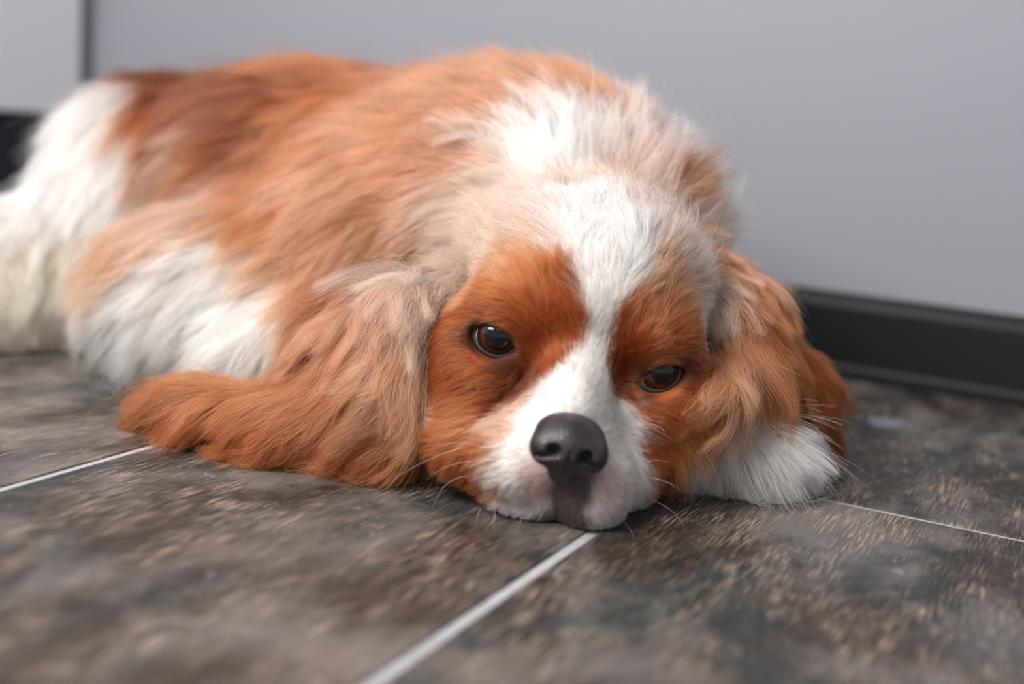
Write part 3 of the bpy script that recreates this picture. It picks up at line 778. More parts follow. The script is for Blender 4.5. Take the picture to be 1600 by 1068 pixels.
# coat markings, some with shade painted in: part, colour, place
COLOURS = [
    ('b', 'W', (1.79, 56.56, 13.44)),
    ('b', 'W', (2.17, 54.45, 12.66)),
    ('b', 'W', (2.74, 53.39, 11.91)),
    ('b', 'W', (3.17, 52.81, 11.21)),
    ('b', 'W', (3.35, 52.4, 10.27)),
    ('b', 'W', (5.27, 53.53, 11.57)),
    ('b', 'W', (5.33, 54.23, 12.18)),
    ('b', 'W', (4.81, 54.28, 12.44)),
    ('b', 'W', (4.4, 55.48, 13.18)),
    ('b', 'W', (5.28, 53.07, 10.91)),
    ('b', 'W', (3.39, 52.28, 9.73)),
    ('b', 'W', (2.24, 57.46, 13.72)),
    ('b', 'W', (2.79, 55.6, 13.31)),
    ('b', 'W', (3.21, 54.33, 12.72)),
    ('b', 'W', (3.8, 53.61, 12.15)),
    ('b', 'W', (4.12, 53.0, 11.4)),
    ('b', 'W', (4.59, 52.67, 10.62)),
    ('b', 'W', (3.88, 52.52, 10.58)),
    ('b', 'W', (4.24, 52.36, 9.79)),
    ('b', 'W', (3.72, 52.26, 9.2)),
    ('b', 'W', (3.95, 52.39, 8.34)),
    ('b', 'W', (3.59, 52.45, 7.75)),
    ('b', 'W', (3.87, 52.44, 7.22)),
    ('b', 'W', (3.21, 51.63, 7.07)),
    ('b', 'W', (2.65, 50.35, 6.57)),
    ('b', 'W', (3.64, 51.12, 6.62)),
    ('b', 'W', (4.11, 51.03, 5.84)),
    ('b', 'W', (2.0, 50.06, 6.03)),
    ('b', 'W', (2.82, 49.45, 5.82)),
    ('b', 'W', (4.86, 52.35, 4.75)),
    ('b', 'W', (1.51, 50.0, 5.32)),
    ('b', 'W', (5.48, 52.28, 3.94)),
    ('b', 'W', (5.16, 52.34, 4.48)),
    ('b', 'W', (0.9, 50.17, 4.67)),
    ('b', 'W', (0.33, 49.6, 3.66)),
    ('b', 'W', (0.13, 49.28, 2.89)),
    ('b', 'W', (0.06, 49.32, 2.0)),
    ('b', 'W', (0.54, 49.66, 1.26)),
    ('b', 'W', (5.53, 51.54, 3.0)),
    ('b', 'W', (6.09, 51.59, 1.58)),
    ('b', 'W', (6.28, 53.04, 0.15)),
    ('b', 'W', (5.02, 50.52, 0.12)),
    ('b', 'W', (1.92, 50.25, 1.04)),
    ('b', 'W', (4.68, 50.22, 3.57)),
    ('b', 'W', (5.84, 51.47, 2.47)),
    ('b', 'W', (0.29, 50.35, 0.57)),
    ('b', 'W', (5.07, 50.63, 0.12)),
    ('b', 'W', (4.69, 53.16, 11.42)),
    ('b', 'W', (5.01, 52.95, 10.91)),
    ('b', 'P', (1.44, 49.26, 2.11)),
    ('b', 'P', (1.82, 49.72, 1.61)),
    ('b', 'P', (4.39, 49.2, 1.88)),
    ('b', 'S', (4.89, 49.49, 1.26)),
    ('b', 'S', (4.05, 49.19, 1.02)),
    ('b', 'S', (1.14, 50.18, 0.41)),
    ('b', 'G', (3.01, 49.2, 2.1)),
    ('b', 'G', (2.53, 49.72, 1.4)),
    ('b', 'G', (3.21, 49.26, 1.35)),
    ('b', 'G', (2.57, 49.89, 0.94)),
    ('b', 'G', (2.64, 49.44, 1.8)),
    ('b', 'G', (3.31, 49.2, 1.8)),
    ('b', 'G', (2.94, 49.44, 1.26)),
    ('b', 'G', (2.56, 50.5, 0.11)),
    ('b', 'G', (3.02, 50.14, 0.09)),
    ('b', 'G', (2.0, 50.5, 0.07)),
    ('b', 'G', (3.42, 49.42, 0.6)),
    ('b', 'G', (1.46, 50.51, 0.06)),
    ('b', 'G', (2.25, 50.25, 0.49)),
    ('b', 'G', (1.75, 50.44, 0.09)),
    ('b', 'G', (2.74, 49.82, 0.7)),
    ('b', 'R', (2.26, 52.48, 10.02)),
    ('b', 'R', (2.48, 52.35, 9.36)),
    ('b', 'R', (2.72, 52.39, 8.52)),
    ('b', 'R', (2.69, 52.44, 7.69)),
    ('b', 'R', (2.22, 52.21, 7.15)),
    ('b', 'R', (1.73, 51.84, 6.59)),
    ('b', 'R', (1.3, 52.66, 8.36)),
    ('b', 'R', (0.42, 52.72, 8.85)),
    ('b', 'R', (-0.71, 53.05, 8.55)),
    ('b', 'R', (-1.84, 53.82, 8.22)),
    ('b', 'R', (-2.52, 54.11, 7.69)),
    ('b', 'R', (-2.85, 53.61, 6.72)),
    ('b', 'R', (-3.04, 53.37, 5.58)),
    ('b', 'R', (-2.23, 52.64, 5.22)),
    ('b', 'R', (-1.24, 52.28, 5.38)),
    ('b', 'R', (1.42, 52.76, 10.07)),
    ('b', 'R', (1.8, 52.51, 8.99)),
    ('b', 'R', (0.94, 52.96, 7.71)),
    ('b', 'R', (-2.96, 53.1, 4.77)),
    ('b', 'R', (-2.21, 52.94, 6.33)),
    ('b', 'R', (-2.57, 52.35, 4.13)),
    ('b', 'R', (-1.45, 52.19, 4.53)),
    ('b', 'R', (1.15, 53.3, 6.81)),
    ('b', 'N', (0.96, 52.82, 5.87)),
    ('b', 'N', (-3.96, 54.82, 5.79)),  # left face edge: darker fur plus the ear's shadow painted in
    ('b', 'N', (-3.76, 54.27, 5.03)),
    ('b', 'N', (-5.16, 67.54, 3.89)),
    ('b', 'D', (1.07, 52.93, 5.99)),  # fold from eye to mouth: brown fur with the crease's shading painted in
    ('b', 'D', (0.57, 52.55, 5.63)),
    ('b', 'D', (0.05, 52.3, 5.14)),
    ('b', 'D', (-0.47, 52.14, 4.63)),
    ('b', 'D', (-3.43, 54.02, 6.3)),
    ('b', 'D', (-3.45, 53.72, 4.88)),
    ('b', 'O', (-1.11, 51.7, 4.1)),
    ('b', 'O', (-1.9, 51.51, 3.52)),
    ('b', 'O', (-2.74, 51.76, 3.09)),
    ('b', 'O', (-2.36, 51.59, 1.99)),
    ('b', 'O', (-1.53, 51.05, 2.22)),
    ('b', 'O', (-2.97, 51.9, 2.44)),
    ('b', 'O', (-1.68, 52.52, 0.76)),
    ('b', 'O', (-0.72, 51.54, 0.57)),
    ('b', 'O', (-0.74, 50.09, 3.15)),
    ('b', 'O', (-1.2, 51.03, 1.68)),
    ('b', 'O', (-2.29, 52.85, 0.88)),
    ('b', 'O', (-0.09, 51.04, 0.29)),
    ('b', 'O', (-0.66, 51.44, 0.56)),
    ('b', 'O', (1.11, 53.08, 10.55)),
    ('b', 'O', (0.31, 53.26, 10.18)),
    ('b', 'O', (-1.35, 53.7, 9.29)),
    ('b', 'O', (1.48, 52.61, 9.52)),
    ('b', 'B', (-0.08, 49.97, 3.79)),
    ('b', 'B', (-0.41, 49.57, 2.76)),
    ('b', 'B', (-0.27, 50.79, 4.14)),
    ('b', 'B', (0.49, 51.48, 4.87)),
    ('b', 'B', (-0.18, 49.66, 1.62)),
    ('b', 'L', (0.79, 53.54, 11.04)),
    ('b', 'L', (-0.32, 54.35, 10.85)),
    ('b', 'L', (-0.86, 54.25, 10.27)),
    ('b', 'L', (-2.22, 55.25, 8.83)),
    ('b', 'C', (1.31, 53.57, 11.52)),
    ('b', 'C', (0.44, 54.77, 12.01)),
    ('b', 'C', (-0.75, 56.88, 12.02)),
    ('b', 'C', (-2.06, 61.49, 11.19)),
    ('b', 'C', (-3.08, 63.05, 10.3)),
    ('b', 'C', (-3.67, 63.71, 9.17)),
    ('b', 'C', (-4.75, 64.99, 8.23)),
    ('b', 'C', (-4.32, 65.01, 7.23)),
    ('b', 'C', (-5.76, 65.58, 7.36)),
    ('b', 'C', (0.34, 58.27, 13.21)),
    ('b', 'C', (-0.92, 61.85, 12.87)),
    ('b', 'C', (1.23, 55.52, 12.9)),
    ('b', 'C', (-2.55, 63.22, 11.99)),
    ('b', 'C', (-1.27, 56.58, 11.11)),
    ('b', 'C', (-3.6, 63.79, 8.16)),
    ('b', 'C', (-3.94, 65.03, 6.56)),
    ('b', 'C', (1.52, 59.4, 13.84)),
    ('b', 'C', (-5.02, 65.8, 6.33)),
    ('b', 'C', (-5.33, 66.21, 5.56)),
    ('b', 'W', (-3.96, 64.71, 7.13)),
    ('b', 'W', (-4.61, 65.41, 6.78)),
    ('b', 'W', (-4.93, 65.97, 5.96)),
    ('b', 'W', (-4.27, 65.73, 5.9)),
    ('b', 'W', (-4.69, 66.55, 5.01)),
    ('b', 'W', (-4.13, 55.74, 4.41)),
    ('b', 'W', (-3.89, 54.92, 3.85)),
    ('b', 'W', (-3.79, 54.02, 3.14)),
    ('b', 'W', (-4.03, 55.49, 4.15)),
    ('b', 'W', (-3.84, 54.65, 3.59)),
    ('b', 'W', (-4.18, 55.8, 4.68)),
    ('b', 'W', (-3.5, 53.1, 3.56)),
    ('b', 'R', (4.57, 52.58, 7.8)),
    ('b', 'R', (4.68, 52.93, 6.89)),
    ('b', 'R', (4.74, 52.43, 8.7)),
    ('b', 'R', (5.32, 53.26, 6.3)),
    ('b', 'R', (5.61, 52.75, 7.25)),
    ('b', 'R', (5.84, 52.62, 7.61)),
    ('b', 'R', (6.94, 52.78, 7.98)),
    ('b', 'R', (8.07, 53.62, 7.92)),
    ('b', 'R', (8.53, 54.22, 6.97)),
    ('b', 'R', (5.81, 52.29, 4.84)),
    ('b', 'R', (6.95, 52.33, 4.93)),
    ('b', 'R', (6.45, 52.2, 4.03)),
    ('b', 'R', (7.95, 53.1, 5.7)),
    ('b', 'R', (5.24, 53.0, 5.5)),
    ('b', 'R', (8.39, 53.67, 6.19)),
    ('b', 'R', (6.42, 52.28, 3.15)),
    ('b', 'R', (7.56, 52.54, 4.93)),
    ('b', 'O', (5.13, 52.52, 9.27)),
    ('b', 'O', (5.87, 52.63, 8.76)),
    ('b', 'O', (6.73, 53.07, 9.05)),
    ('b', 'O', (7.52, 53.29, 8.51)),
    ('b', 'O', (6.77, 52.26, 2.31)),
    ('b', 'O', (7.1, 52.85, 1.27)),
    ('b', 'O', (7.03, 53.5, 0.6)),
    ('b', 'O', (7.1, 52.55, 2.54)),
    ('b', 'O', (6.07, 52.59, 8.22)),
    ('b', 'L', (5.8, 52.99, 10.12)),
    ('b', 'L', (6.51, 53.46, 10.1)),
    ('b', 'L', (7.33, 53.89, 9.54)),
    ('b', 'L', (6.16, 53.6, 10.91)),
    ('b', 'C', (6.11, 54.4, 11.82)),
    ('b', 'C', (6.66, 54.82, 11.68)),
    ('b', 'C', (7.51, 55.37, 11.1)),
    ('b', 'C', (8.28, 56.08, 10.19)),
    ('b', 'C', (7.15, 59.12, 12.79)),
    ('b', 'C', (5.95, 56.34, 12.92)),
    ('b', 'C', (9.15, 63.81, 11.57)),
    ('b', 'C', (5.01, 55.94, 13.18)),
    ('b', 'C', (4.71, 61.05, 14.01)),
    ('b', 'C', (6.14, 62.51, 13.72)),
    ('b', 'C', (10.74, 66.58, 10.04)),
    ('b', 'W', (9.18, 58.79, 9.27)),
    ('b', 'W', (10.6, 67.47, 8.71)),
    ('b', 'W', (9.14, 58.57, 8.42)),
    ('b', 'W', (9.17, 58.62, 8.76)),
    ('b', 'W', (8.54, 57.42, 10.64)),
    ('b', 'W', (8.54, 55.53, 8.02)),
    ('b', 'N', (-1.86, 53.3, 7.16)),
    ('b', 'N', (-1.77, 53.53, 7.69)),
    ('b', 'N', (0.53, 53.08, 6.25)),
    ('b', 'N', (0.12, 52.74, 6.15)),
    ('b', 'N', (5.36, 53.09, 5.65)),
    ('b', 'N', (5.78, 52.72, 5.47)),
    ('b', 'N', (7.62, 53.14, 6.24)),
    ('b', 'N', (7.4, 53.1, 6.8)),
    ('b', 'N', (5.47, 53.24, 6.03)),
    ('b', 'N', (7.91, 53.37, 6.5)),
    ('b', 'W', (2.42, 65.52, 16.62)),
    ('b', 'W', (1.11, 64.85, 16.02)),
    ('b', 'W', (3.45, 65.37, 16.38)),
    ('b', 'W', (-0.53, 64.76, 15.54)),
    ('b', 'W', (4.47, 65.21, 16.13)),
    ('b', 'W', (2.39, 66.34, 17.27)),
    ('b', 'W', (8.01, 66.4, 15.88)),
    ('b', 'W', (9.12, 66.24, 14.95)),
    ('b', 'W', (10.16, 66.65, 13.81)),
    ('b', 'W', (10.38, 66.15, 12.83)),
    ('b', 'W', (1.82, 63.93, 15.27)),
    ('b', 'W', (0.53, 63.66, 14.83)),
    ('b', 'C', (5.85, 66.13, 16.54)),
    ('b', 'C', (6.68, 68.37, 17.27)),
    ('b', 'C', (5.16, 64.23, 15.22)),
    ('b', 'C', (-2.18, 65.12, 15.06)),
    ('b', 'C', (6.87, 65.22, 15.64)),
    ('b', 'C', (-1.35, 63.49, 13.71)),
    ('b', 'C', (-3.31, 64.22, 12.52)),
    ('b', 'O', (8.85, 64.94, 14.13)),
    ('b', 'O', (8.51, 65.29, 14.78)),
    ('b', 'T', (0.91, 70.25, 19.26)),
    ('b', 'T', (-1.35, 74.03, 19.88)),
    ('b', 'T', (2.35, 68.84, 18.64)),
    ('b', 'T', (3.41, 67.8, 18.03)),
    ('b', 'T', (-4.15, 71.35, 18.87)),
    ('b', 'T', (-7.58, 77.11, 18.56)),
    ('b', 'T', (-5.29, 68.89, 16.97)),
    ('b', 'T', (-2.46, 67.75, 17.53)),
    ('b', 'T', (-4.31, 66.64, 15.35)),
    ('b', 'T', (-7.27, 68.57, 15.08)),
    ('b', 'T', (-5.88, 66.4, 13.19)),
    ('b', 'T', (-7.48, 66.24, 11.69)),
    ('b', 'T', (-8.72, 65.8, 10.25)),
    ('b', 'T', (-9.99, 65.56, 8.79)),
    ('b', 'T', (-9.69, 66.89, 12.17)),
    ('b', 'T', (-11.56, 66.28, 9.97)),
    ('b', 'T', (-12.42, 65.85, 8.19)),
    ('b', 'T', (-6.59, 65.55, 9.75)),
    ('b', 'T', (-1.01, 66.47, 16.99)),
    ('b', 'T', (-8.49, 65.2, 7.91)),
    ('b', 'T', (-2.79, 64.84, 14.21)),
    ('b', 'T', (-11.05, 63.32, 4.19)),
    ('b', 'L', (-4.67, 69.44, 17.73)),
    ('b', 'L', (-9.79, 71.31, 15.54)),
    ('b', 'L', (-12.0, 68.06, 12.26)),
    ('b', 'L', (-6.04, 65.69, 11.17)),
    ('b', 'L', (-10.8, 65.99, 9.71)),
    ('b', 'L', (0.28, 67.68, 18.11)),
    ('b', 'L', (-8.07, 67.39, 13.32)),
    ('b', 'L', (-13.19, 66.11, 8.45)),
    ('b', 'O', (-10.17, 80.14, 18.69)),
    ('b', 'O', (-12.78, 79.76, 18.82)),
    ('b', 'O', (-15.59, 79.57, 18.6)),
    ('b', 'O', (-12.67, 74.93, 16.78)),
    ('b', 'O', (-10.42, 75.07, 17.37)),
    ('b', 'O', (-14.31, 73.77, 15.16)),
    ('b', 'O', (-11.87, 70.96, 14.28)),
    ('b', 'O', (-14.46, 69.84, 11.94)),
    ('b', 'O', (-13.45, 66.97, 10.12)),
    ('b', 'O', (-10.38, 64.45, 6.83)),
    ('b', 'O', (-10.06, 63.43, 4.25)),
    ('b', 'O', (-10.86, 63.73, 5.52)),
    ('b', 'O', (-8.2, 64.17, 5.66)),
    ('b', 'O', (-14.74, 68.02, 10.61)),
    ('b', 'O', (-7.1, 65.4, 7.3)),
    ('b', 'O', (-5.87, 68.23, 15.88)),
    ('b', 'O', (-5.82, 65.4, 8.43)),
    ('b', 'O', (-24.59, 79.95, 14.87)),
    ('b', 'O', (-25.39, 79.9, 14.61)),
    ('b', 'O', (-19.06, 74.72, 13.6)),
    ('b', 'D', (-23.23, 85.5, 17.27)),
    ('b', 'D', (-19.83, 82.55, 17.94)),
    ('b', 'D', (-21.08, 77.67, 15.33)),
    ('b', 'D', (-16.43, 74.66, 15.37)),
    ('b', 'D', (-17.6, 76.28, 16.4)),
    ('b', 'D', (-14.93, 76.45, 17.39)),
    ('b', 'D', (-22.67, 84.93, 17.3)),
    ('b', 'D', (-15.98, 73.07, 13.34)),
    ('b', 'D', (-19.16, 75.02, 13.97)),
    ('b', 'D', (-24.44, 82.13, 16.34)),
    ('b', 'D', (-21.83, 76.33, 12.94)),
    ('b', 'D', (-21.15, 83.16, 17.57)),
    ('b', 'D', (-17.25, 78.01, 17.63)),
    ('b', 'D', (-25.38, 86.66, 17.35)),
    ('b', 'D', (-22.43, 80.94, 16.47)),
    ('b', 'D', (-22.84, 78.29, 14.4)),
    ('b', 'D', (-16.93, 73.78, 13.81)),
    ('b', 'D', (-15.37, 73.51, 14.34)),
    ('b', 'D', (-18.47, 75.2, 14.81)),
    ('b', 'D', (-15.49, 75.52, 16.57)),
    ('b', 'D', (-26.75, 86.14, 17.28)),
    ('b', 'D', (-18.52, 74.06, 12.92)),
    ('b', 'D', (-23.34, 78.0, 13.57)),
    ('b', 'B', (-20.62, 76.08, 14.03)),
    ('b', 'B', (-21.42, 76.26, 13.36)),
    ('b', 'B', (-22.66, 76.56, 12.07)),
    ('b', 'B', (-20.95, 74.8, 10.35)),
    ('b', 'B', (-18.41, 69.89, 10.15)),
    ('b', 'B', (-19.89, 68.78, 9.39)),
    ('b', 'B', (-16.47, 67.93, 9.79)),
    ('b', 'B', (-22.92, 76.2, 10.09)),
    ('b', 'B', (-17.43, 72.94, 11.92)),
    ('b', 'L', (-21.28, 67.53, 7.98)),
    ('b', 'L', (-20.73, 68.02, 8.69)),
    ('b', 'L', (-22.48, 67.92, 7.48)),
    ('b', 'L', (-19.73, 67.06, 8.18)),
    ('b', 'W', (-16.75, 66.51, 8.12)),
    ('b', 'W', (-18.41, 66.24, 7.32)),
    ('b', 'W', (-19.74, 66.07, 6.51)),
    ('b', 'W', (-21.14, 66.22, 5.3)),
    ('b', 'W', (-17.48, 65.66, 5.69)),
    ('b', 'W', (-15.81, 65.8, 6.52)),
    ('b', 'W', (-14.12, 65.91, 7.34)),
    ('b', 'W', (-15.32, 64.08, 4.4)),
    ('b', 'W', (-18.13, 65.61, 3.85)),
    ('b', 'W', (-20.38, 66.12, 3.21)),
    ('b', 'W', (-23.0, 67.64, 3.09)),
    ('b', 'W', (-13.5, 63.58, 4.64)),
    ('b', 'W', (-12.74, 64.49, 5.95)),
    ('b', 'W', (-12.64, 63.1, 3.05)),
    ('b', 'W', (-21.57, 67.85, 1.33)),
    ('b', 'W', (-22.63, 68.84, 1.4)),
    ('b', 'W', (-17.57, 66.47, 1.55)),
    ('b', 'W', (-12.02, 63.2, 3.79)),
    ('b', 'W', (-23.38, 67.61, 4.16)),
    ('b', 'W', (-28.37, 83.72, 16.44)),
    ('b', 'W', (-29.5, 82.14, 15.07)),
    ('b', 'W', (-31.04, 81.83, 13.27)),
    ('b', 'W', (-32.54, 82.97, 11.35)),
    ('b', 'W', (-27.85, 79.92, 13.97)),
    ('b', 'W', (-26.56, 80.92, 15.32)),
    ('b', 'W', (-28.64, 78.74, 11.5)),
    ('b', 'W', (-25.96, 78.1, 11.75)),
    ('b', 'W', (-24.83, 77.28, 9.86)),
    ('b', 'W', (-32.52, 80.34, 9.44)),
    ('b', 'W', (-29.84, 77.72, 8.63)),
    ('b', 'W', (-26.92, 77.53, 8.87)),
    ('b', 'W', (-31.77, 76.52, 7.78)),
    ('b', 'W', (-25.58, 77.29, 7.37)),
    ('b', 'W', (-24.81, 78.22, 12.64)),
    ('b', 'Y', (-28.94, 75.56, 6.09)),
    ('b', 'Y', (-30.59, 74.69, 6.05)),
    ('b', 'Y', (-27.3, 76.52, 6.1)),
    ('b', 'Y', (-29.26, 74.37, 4.59)),
    ('b', 'Y', (-27.63, 75.4, 4.19)),
    ('b', 'Y', (-30.58, 73.74, 4.56)),
    ('b', 'Y', (-29.14, 74.12, 2.24)),
    ('b', 'Y', (-30.49, 73.58, 1.81)),
    ('b', 'O', (8.43, 53.44, 5.67)),
    ('b', 'O', (8.97, 53.9, 5.31)),
    ('b', 'O', (8.8, 53.49, 4.65)),
    ('b', 'O', (8.37, 53.03, 4.23)),
    ('b', 'O', (9.13, 54.51, 5.78)),
    ('b', 'O', (9.61, 55.28, 4.44)),
    ('b', 'O', (8.15, 52.88, 4.75)),
    ('b', 'O', (7.81, 52.84, 5.31)),
    ('b', 'O', (7.28, 52.53, 3.41)),
    ('b', 'O', (7.33, 52.88, 1.87)),
    ('b', 'W', (8.76, 53.9, 2.91)),
    ('b', 'W', (10.12, 56.79, 2.56)),
    ('b', 'W', (11.05, 57.14, 2.85)),
    ('b', 'W', (12.7, 57.93, 3.2)),
    ('b', 'W', (13.98, 57.71, 2.65)),
    ('b', 'W', (9.51, 56.18, 1.71)),
    ('b', 'W', (11.07, 56.45, 1.77)),
    ('b', 'W', (12.6, 56.5, 1.89)),
    ('b', 'W', (14.29, 57.32, 1.8)),
    ('b', 'W', (9.02, 56.29, 0.69)),
    ('b', 'W', (11.28, 56.83, 0.37)),
    ('b', 'W', (13.49, 57.14, 0.48)),
    ('b', 'Y', (9.89, 56.4, 1.21)),
    ('b', 'Y', (8.43, 53.44, 2.99)),
    ('b', 'Y', (11.5, 56.56, 0.78)),
    ('l', 'C', (-3.64, 58.66, 9.16)),
    ('l', 'C', (-4.04, 56.26, 8.24)),
    ('l', 'C', (-4.15, 55.68, 7.71)),
    ('l', 'B', (-4.31, 56.38, 8.51)),
    ('l', 'B', (-4.46, 55.48, 7.74)),
    ('l', 'T', (-5.71, 55.5, 7.94)),
    ('l', 'T', (-6.15, 55.11, 6.75)),
    ('l', 'T', (-5.22, 54.72, 6.63)),
    ('l', 'T', (-7.05, 57.09, 7.55)),
    ('l', 'T', (-5.68, 54.02, 5.83)),
    ('l', 'L', (-4.23, 55.27, 6.88)),
    ('l', 'L', (-4.33, 54.19, 5.62)),
    ('l', 'T', (-4.24, 53.69, 4.52)),
    ('l', 'T', (-4.96, 53.46, 4.81)),
    ('l', 'O', (-4.42, 53.56, 3.34)),
    ('l', 'O', (-4.01, 53.99, 2.69)),
    ('l', 'O', (-5.13, 53.3, 3.35)),
    ('l', 'R', (-4.24, 54.12, 1.73)),
    ('l', 'R', (-5.35, 53.61, 1.58)),
    ('l', 'R', (-6.56, 54.17, 0.89)),
    ('l', 'R', (-9.94, 55.07, 0.33)),
    ('l', 'R', (-15.08, 57.52, 0.17)),
    ('l', 'O', (-6.6, 54.42, 5.67)),
    ('l', 'O', (-6.7, 53.7, 4.31)),
    ('l', 'O', (-5.74, 53.27, 3.59)),
    ('l', 'O', (-7.93, 54.44, 3.74)),
    ('l', 'O', (-6.58, 53.57, 2.56)),
    ('l', 'O', (-9.04, 54.44, 2.75)),
    ('l', 'O', (-5.38, 53.4, 2.38)),
    ('l', 'O', (-10.81, 55.69, 3.24)),
    ('l', 'O', (-12.49, 56.63, 2.86)),
    ('l', 'O', (-14.18, 57.28, 2.89)),
    ('l', 'O', (-16.07, 58.61, 2.41)),
    ('l', 'O', (-17.55, 59.51, 1.7)),
    ('l', 'O', (-11.56, 55.35, 2.0)),
    ('l', 'O', (-7.66, 55.79, 5.89)),
    ('l', 'O', (-8.55, 54.74, 3.62)),
    ('l', 'R', (-7.16, 54.06, 1.49)),
    ('l', 'R', (-5.34, 53.8, 1.08)),
    ('l', 'R', (-8.97, 54.45, 1.23)),
    ('l', 'R', (-10.53, 54.69, 1.31)),
    ('l', 'R', (-12.3, 56.1, 0.77)),
    ('l', 'R', (-14.33, 57.01, 0.36)),
    ('l', 'R', (-16.53, 58.19, 0.52)),
    ('l', 'R', (-17.84, 59.12, 0.58)),
    ('l', 'R', (-4.23, 54.32, 1.36)),
    ('l', 'R', (-13.26, 56.25, 1.62)),
    ('l', 'R', (-17.92, 59.21, 1.01)),
    ('l', 'R', (-8.53, 55.67, 0.13)),
    ('r', 'T', (9.67, 62.67, 11.0)),
    ('r', 'T', (10.9, 62.02, 10.45)),
    ('r', 'T', (11.54, 61.24, 10.11)),
    ('r', 'O', (11.99, 59.73, 9.39)),
    ('r', 'B', (10.21, 61.08, 10.35)),
    ('r', 'C', (9.14, 60.18, 10.06)),
    ('r', 'C', (9.4, 59.39, 9.53)),
    ('r', 'T', (9.94, 58.35, 8.8)),
    ('r', 'T', (10.54, 57.1, 7.2)),
    ('r', 'T', (11.13, 56.03, 5.92)),
    ('r', 'T', (10.4, 55.1, 5.77)),
    ('r', 'T', (11.51, 57.13, 4.13)),
    ('r', 'T', (9.87, 56.4, 6.69)),
    ('r', 'T', (12.14, 57.22, 4.17)),
    ('r', 'L', (10.09, 55.45, 6.29)),
    ('r', 'L', (9.68, 53.87, 5.39)),
    ('r', 'L', (10.59, 55.21, 5.44)),
    ('r', 'O', (10.88, 58.13, 8.6)),
    ('r', 'O', (11.89, 58.46, 8.31)),
    ('r', 'O', (12.48, 57.35, 6.69)),
    ('r', 'O', (13.04, 57.49, 4.82)),
    ('r', 'O', (11.22, 58.95, 9.44)),
    ('r', 'O', (8.46, 53.17, 4.85)),
    ('r', 'O', (7.87, 52.73, 4.47)),
    ('r', 'O', (9.11, 53.51, 4.52)),
    ('r', 'O', (11.51, 57.31, 7.27)),
    ('r', 'R', (13.69, 60.74, 7.43)),
    ('r', 'R', (14.29, 59.56, 5.76)),
    ('r', 'R', (15.12, 59.61, 4.49)),
    ('r', 'R', (16.28, 61.0, 2.94)),
    ('r', 'R', (14.66, 59.93, 3.39)),
    ('r', 'R', (12.92, 61.23, 8.9)),
    ('r', 'R', (12.22, 58.32, 7.73)),
    ('r', 'D', (16.87, 61.54, 1.84)),
    ('r', 'D', (16.39, 61.24, 3.57)),
    ('r', 'D', (15.75, 61.09, 1.85)),
    ('b', 'T', (-5.0, 84.0, 12.0)),
    ('b', 'O', (-18.0, 94.0, 13.0)),
    ('b', 'D', (-30.0, 98.0, 12.0)),
    ('b', 'T', (8.0, 76.0, 8.0)),
    ('b', 'W', (-40.0, 90.0, 12.0)),
]
WHISKERS = [
    [(-1.6, 51.11, 2.87), (-3.36, 50.62, 2.15), (-4.9, 50.08, 1.13)],
    [(-1.32, 51.3, 1.52), (-2.29, 50.88, 1.19), (-2.77, 50.36, 0.28)],
    [(-0.73, 51.25, 0.14), (-0.85, 50.14, 0.12), (-0.84, 49.14, 0.12)],
    [(-0.09, 51.01, 0.16), (-0.13, 49.82, 0.12), (-0.07, 48.6, 0.12)],
    [(6.55, 52.46, 0.82), (7.71, 52.03, 0.41), (8.08, 50.23, 0.12)],
    [(5.82, 52.22, 4.16), (6.53, 51.89, 4.31), (6.96, 51.48, 4.02)],
    [(6.15, 51.86, 2.55), (6.65, 51.56, 2.83), (7.16, 51.21, 2.88)],
    [(8.49, 56.55, 0.19), (8.93, 55.59, 0.12), (8.96, 53.96, 0.12)],
    [(-0.7, 50.09, 3.14), (-1.92, 49.78, 3.4), (-2.55, 49.38, 3.18)],
    [(-1.07, 50.51, 2.43), (-2.26, 50.11, 2.22), (-3.13, 49.65, 1.66)],
    [(-0.52, 50.83, 3.94), (-1.49, 50.55, 4.35), (-2.01, 50.18, 4.26)],
    [(11.77, 56.88, 6.72), (12.62, 56.49, 6.5), (13.53, 56.08, 6.2)],
    [(1.15, 50.18, 0.45), (0.96, 49.6, 0.12), (0.81, 48.42, 0.12)],
    [(5.45, 50.74, 0.21), (5.67, 49.96, 0.12), (5.77, 48.86, 0.12)],
    [(6.35, 51.87, 1.95), (7.15, 51.51, 1.93), (7.74, 51.12, 1.73)],
]
HAIR_DENSITY = 1


# ---------------------------------------------------------------- the dog: body, ears
rng = np.random.default_rng(11)
_cuts = list(FOLDS)
for c, r, M, w, ht, hb, gaze in EYES:
    M = np.array(M)
    _cuts.append(('e', tuple(np.array(c) + M[:, 1] * r + M[:, 2] * (ht - hb) * 0.4), (w * 1.16, 1.5, (ht + hb) * 0.63), M, 0.15))
BODY = Field((axis((-48, -9, 0.55), (-9, 13, 0.16), (13, 21, 0.3)), axis((43, 60, 0.16), (60, 100, 0.55)), axis((-0.4, 12, 0.16), (12, 24, 0.5))),
             TRUNK_PRIMS + HEAD_PRIMS, floor=0.05, cuts=_cuts)
EAR_NEAR = Field((axis((-24, 2, 0.22)), axis((50, 68, 0.22)), axis((-0.4, 13, 0.22))), EAR_NEAR_PRIMS, floor=0.1)
EAR_FAR = Field((axis((5, 25, 0.22)), axis((50, 72, 0.22)), axis((-0.4, 14, 0.22))), EAR_FAR_PRIMS, floor=0.1)

dog = link('dog', None)
DOG_AT = Vector((-0.08, 0.70, 0))
dog.location = DOG_AT
tag(dog, 'brown and white long-eared spaniel lying with its chin on the floor', 'dog')


def own(o):
    if o.parent is dog:
        o.matrix_parent_inverse = Matrix.Translation(DOG_AT).inverted()
    return o


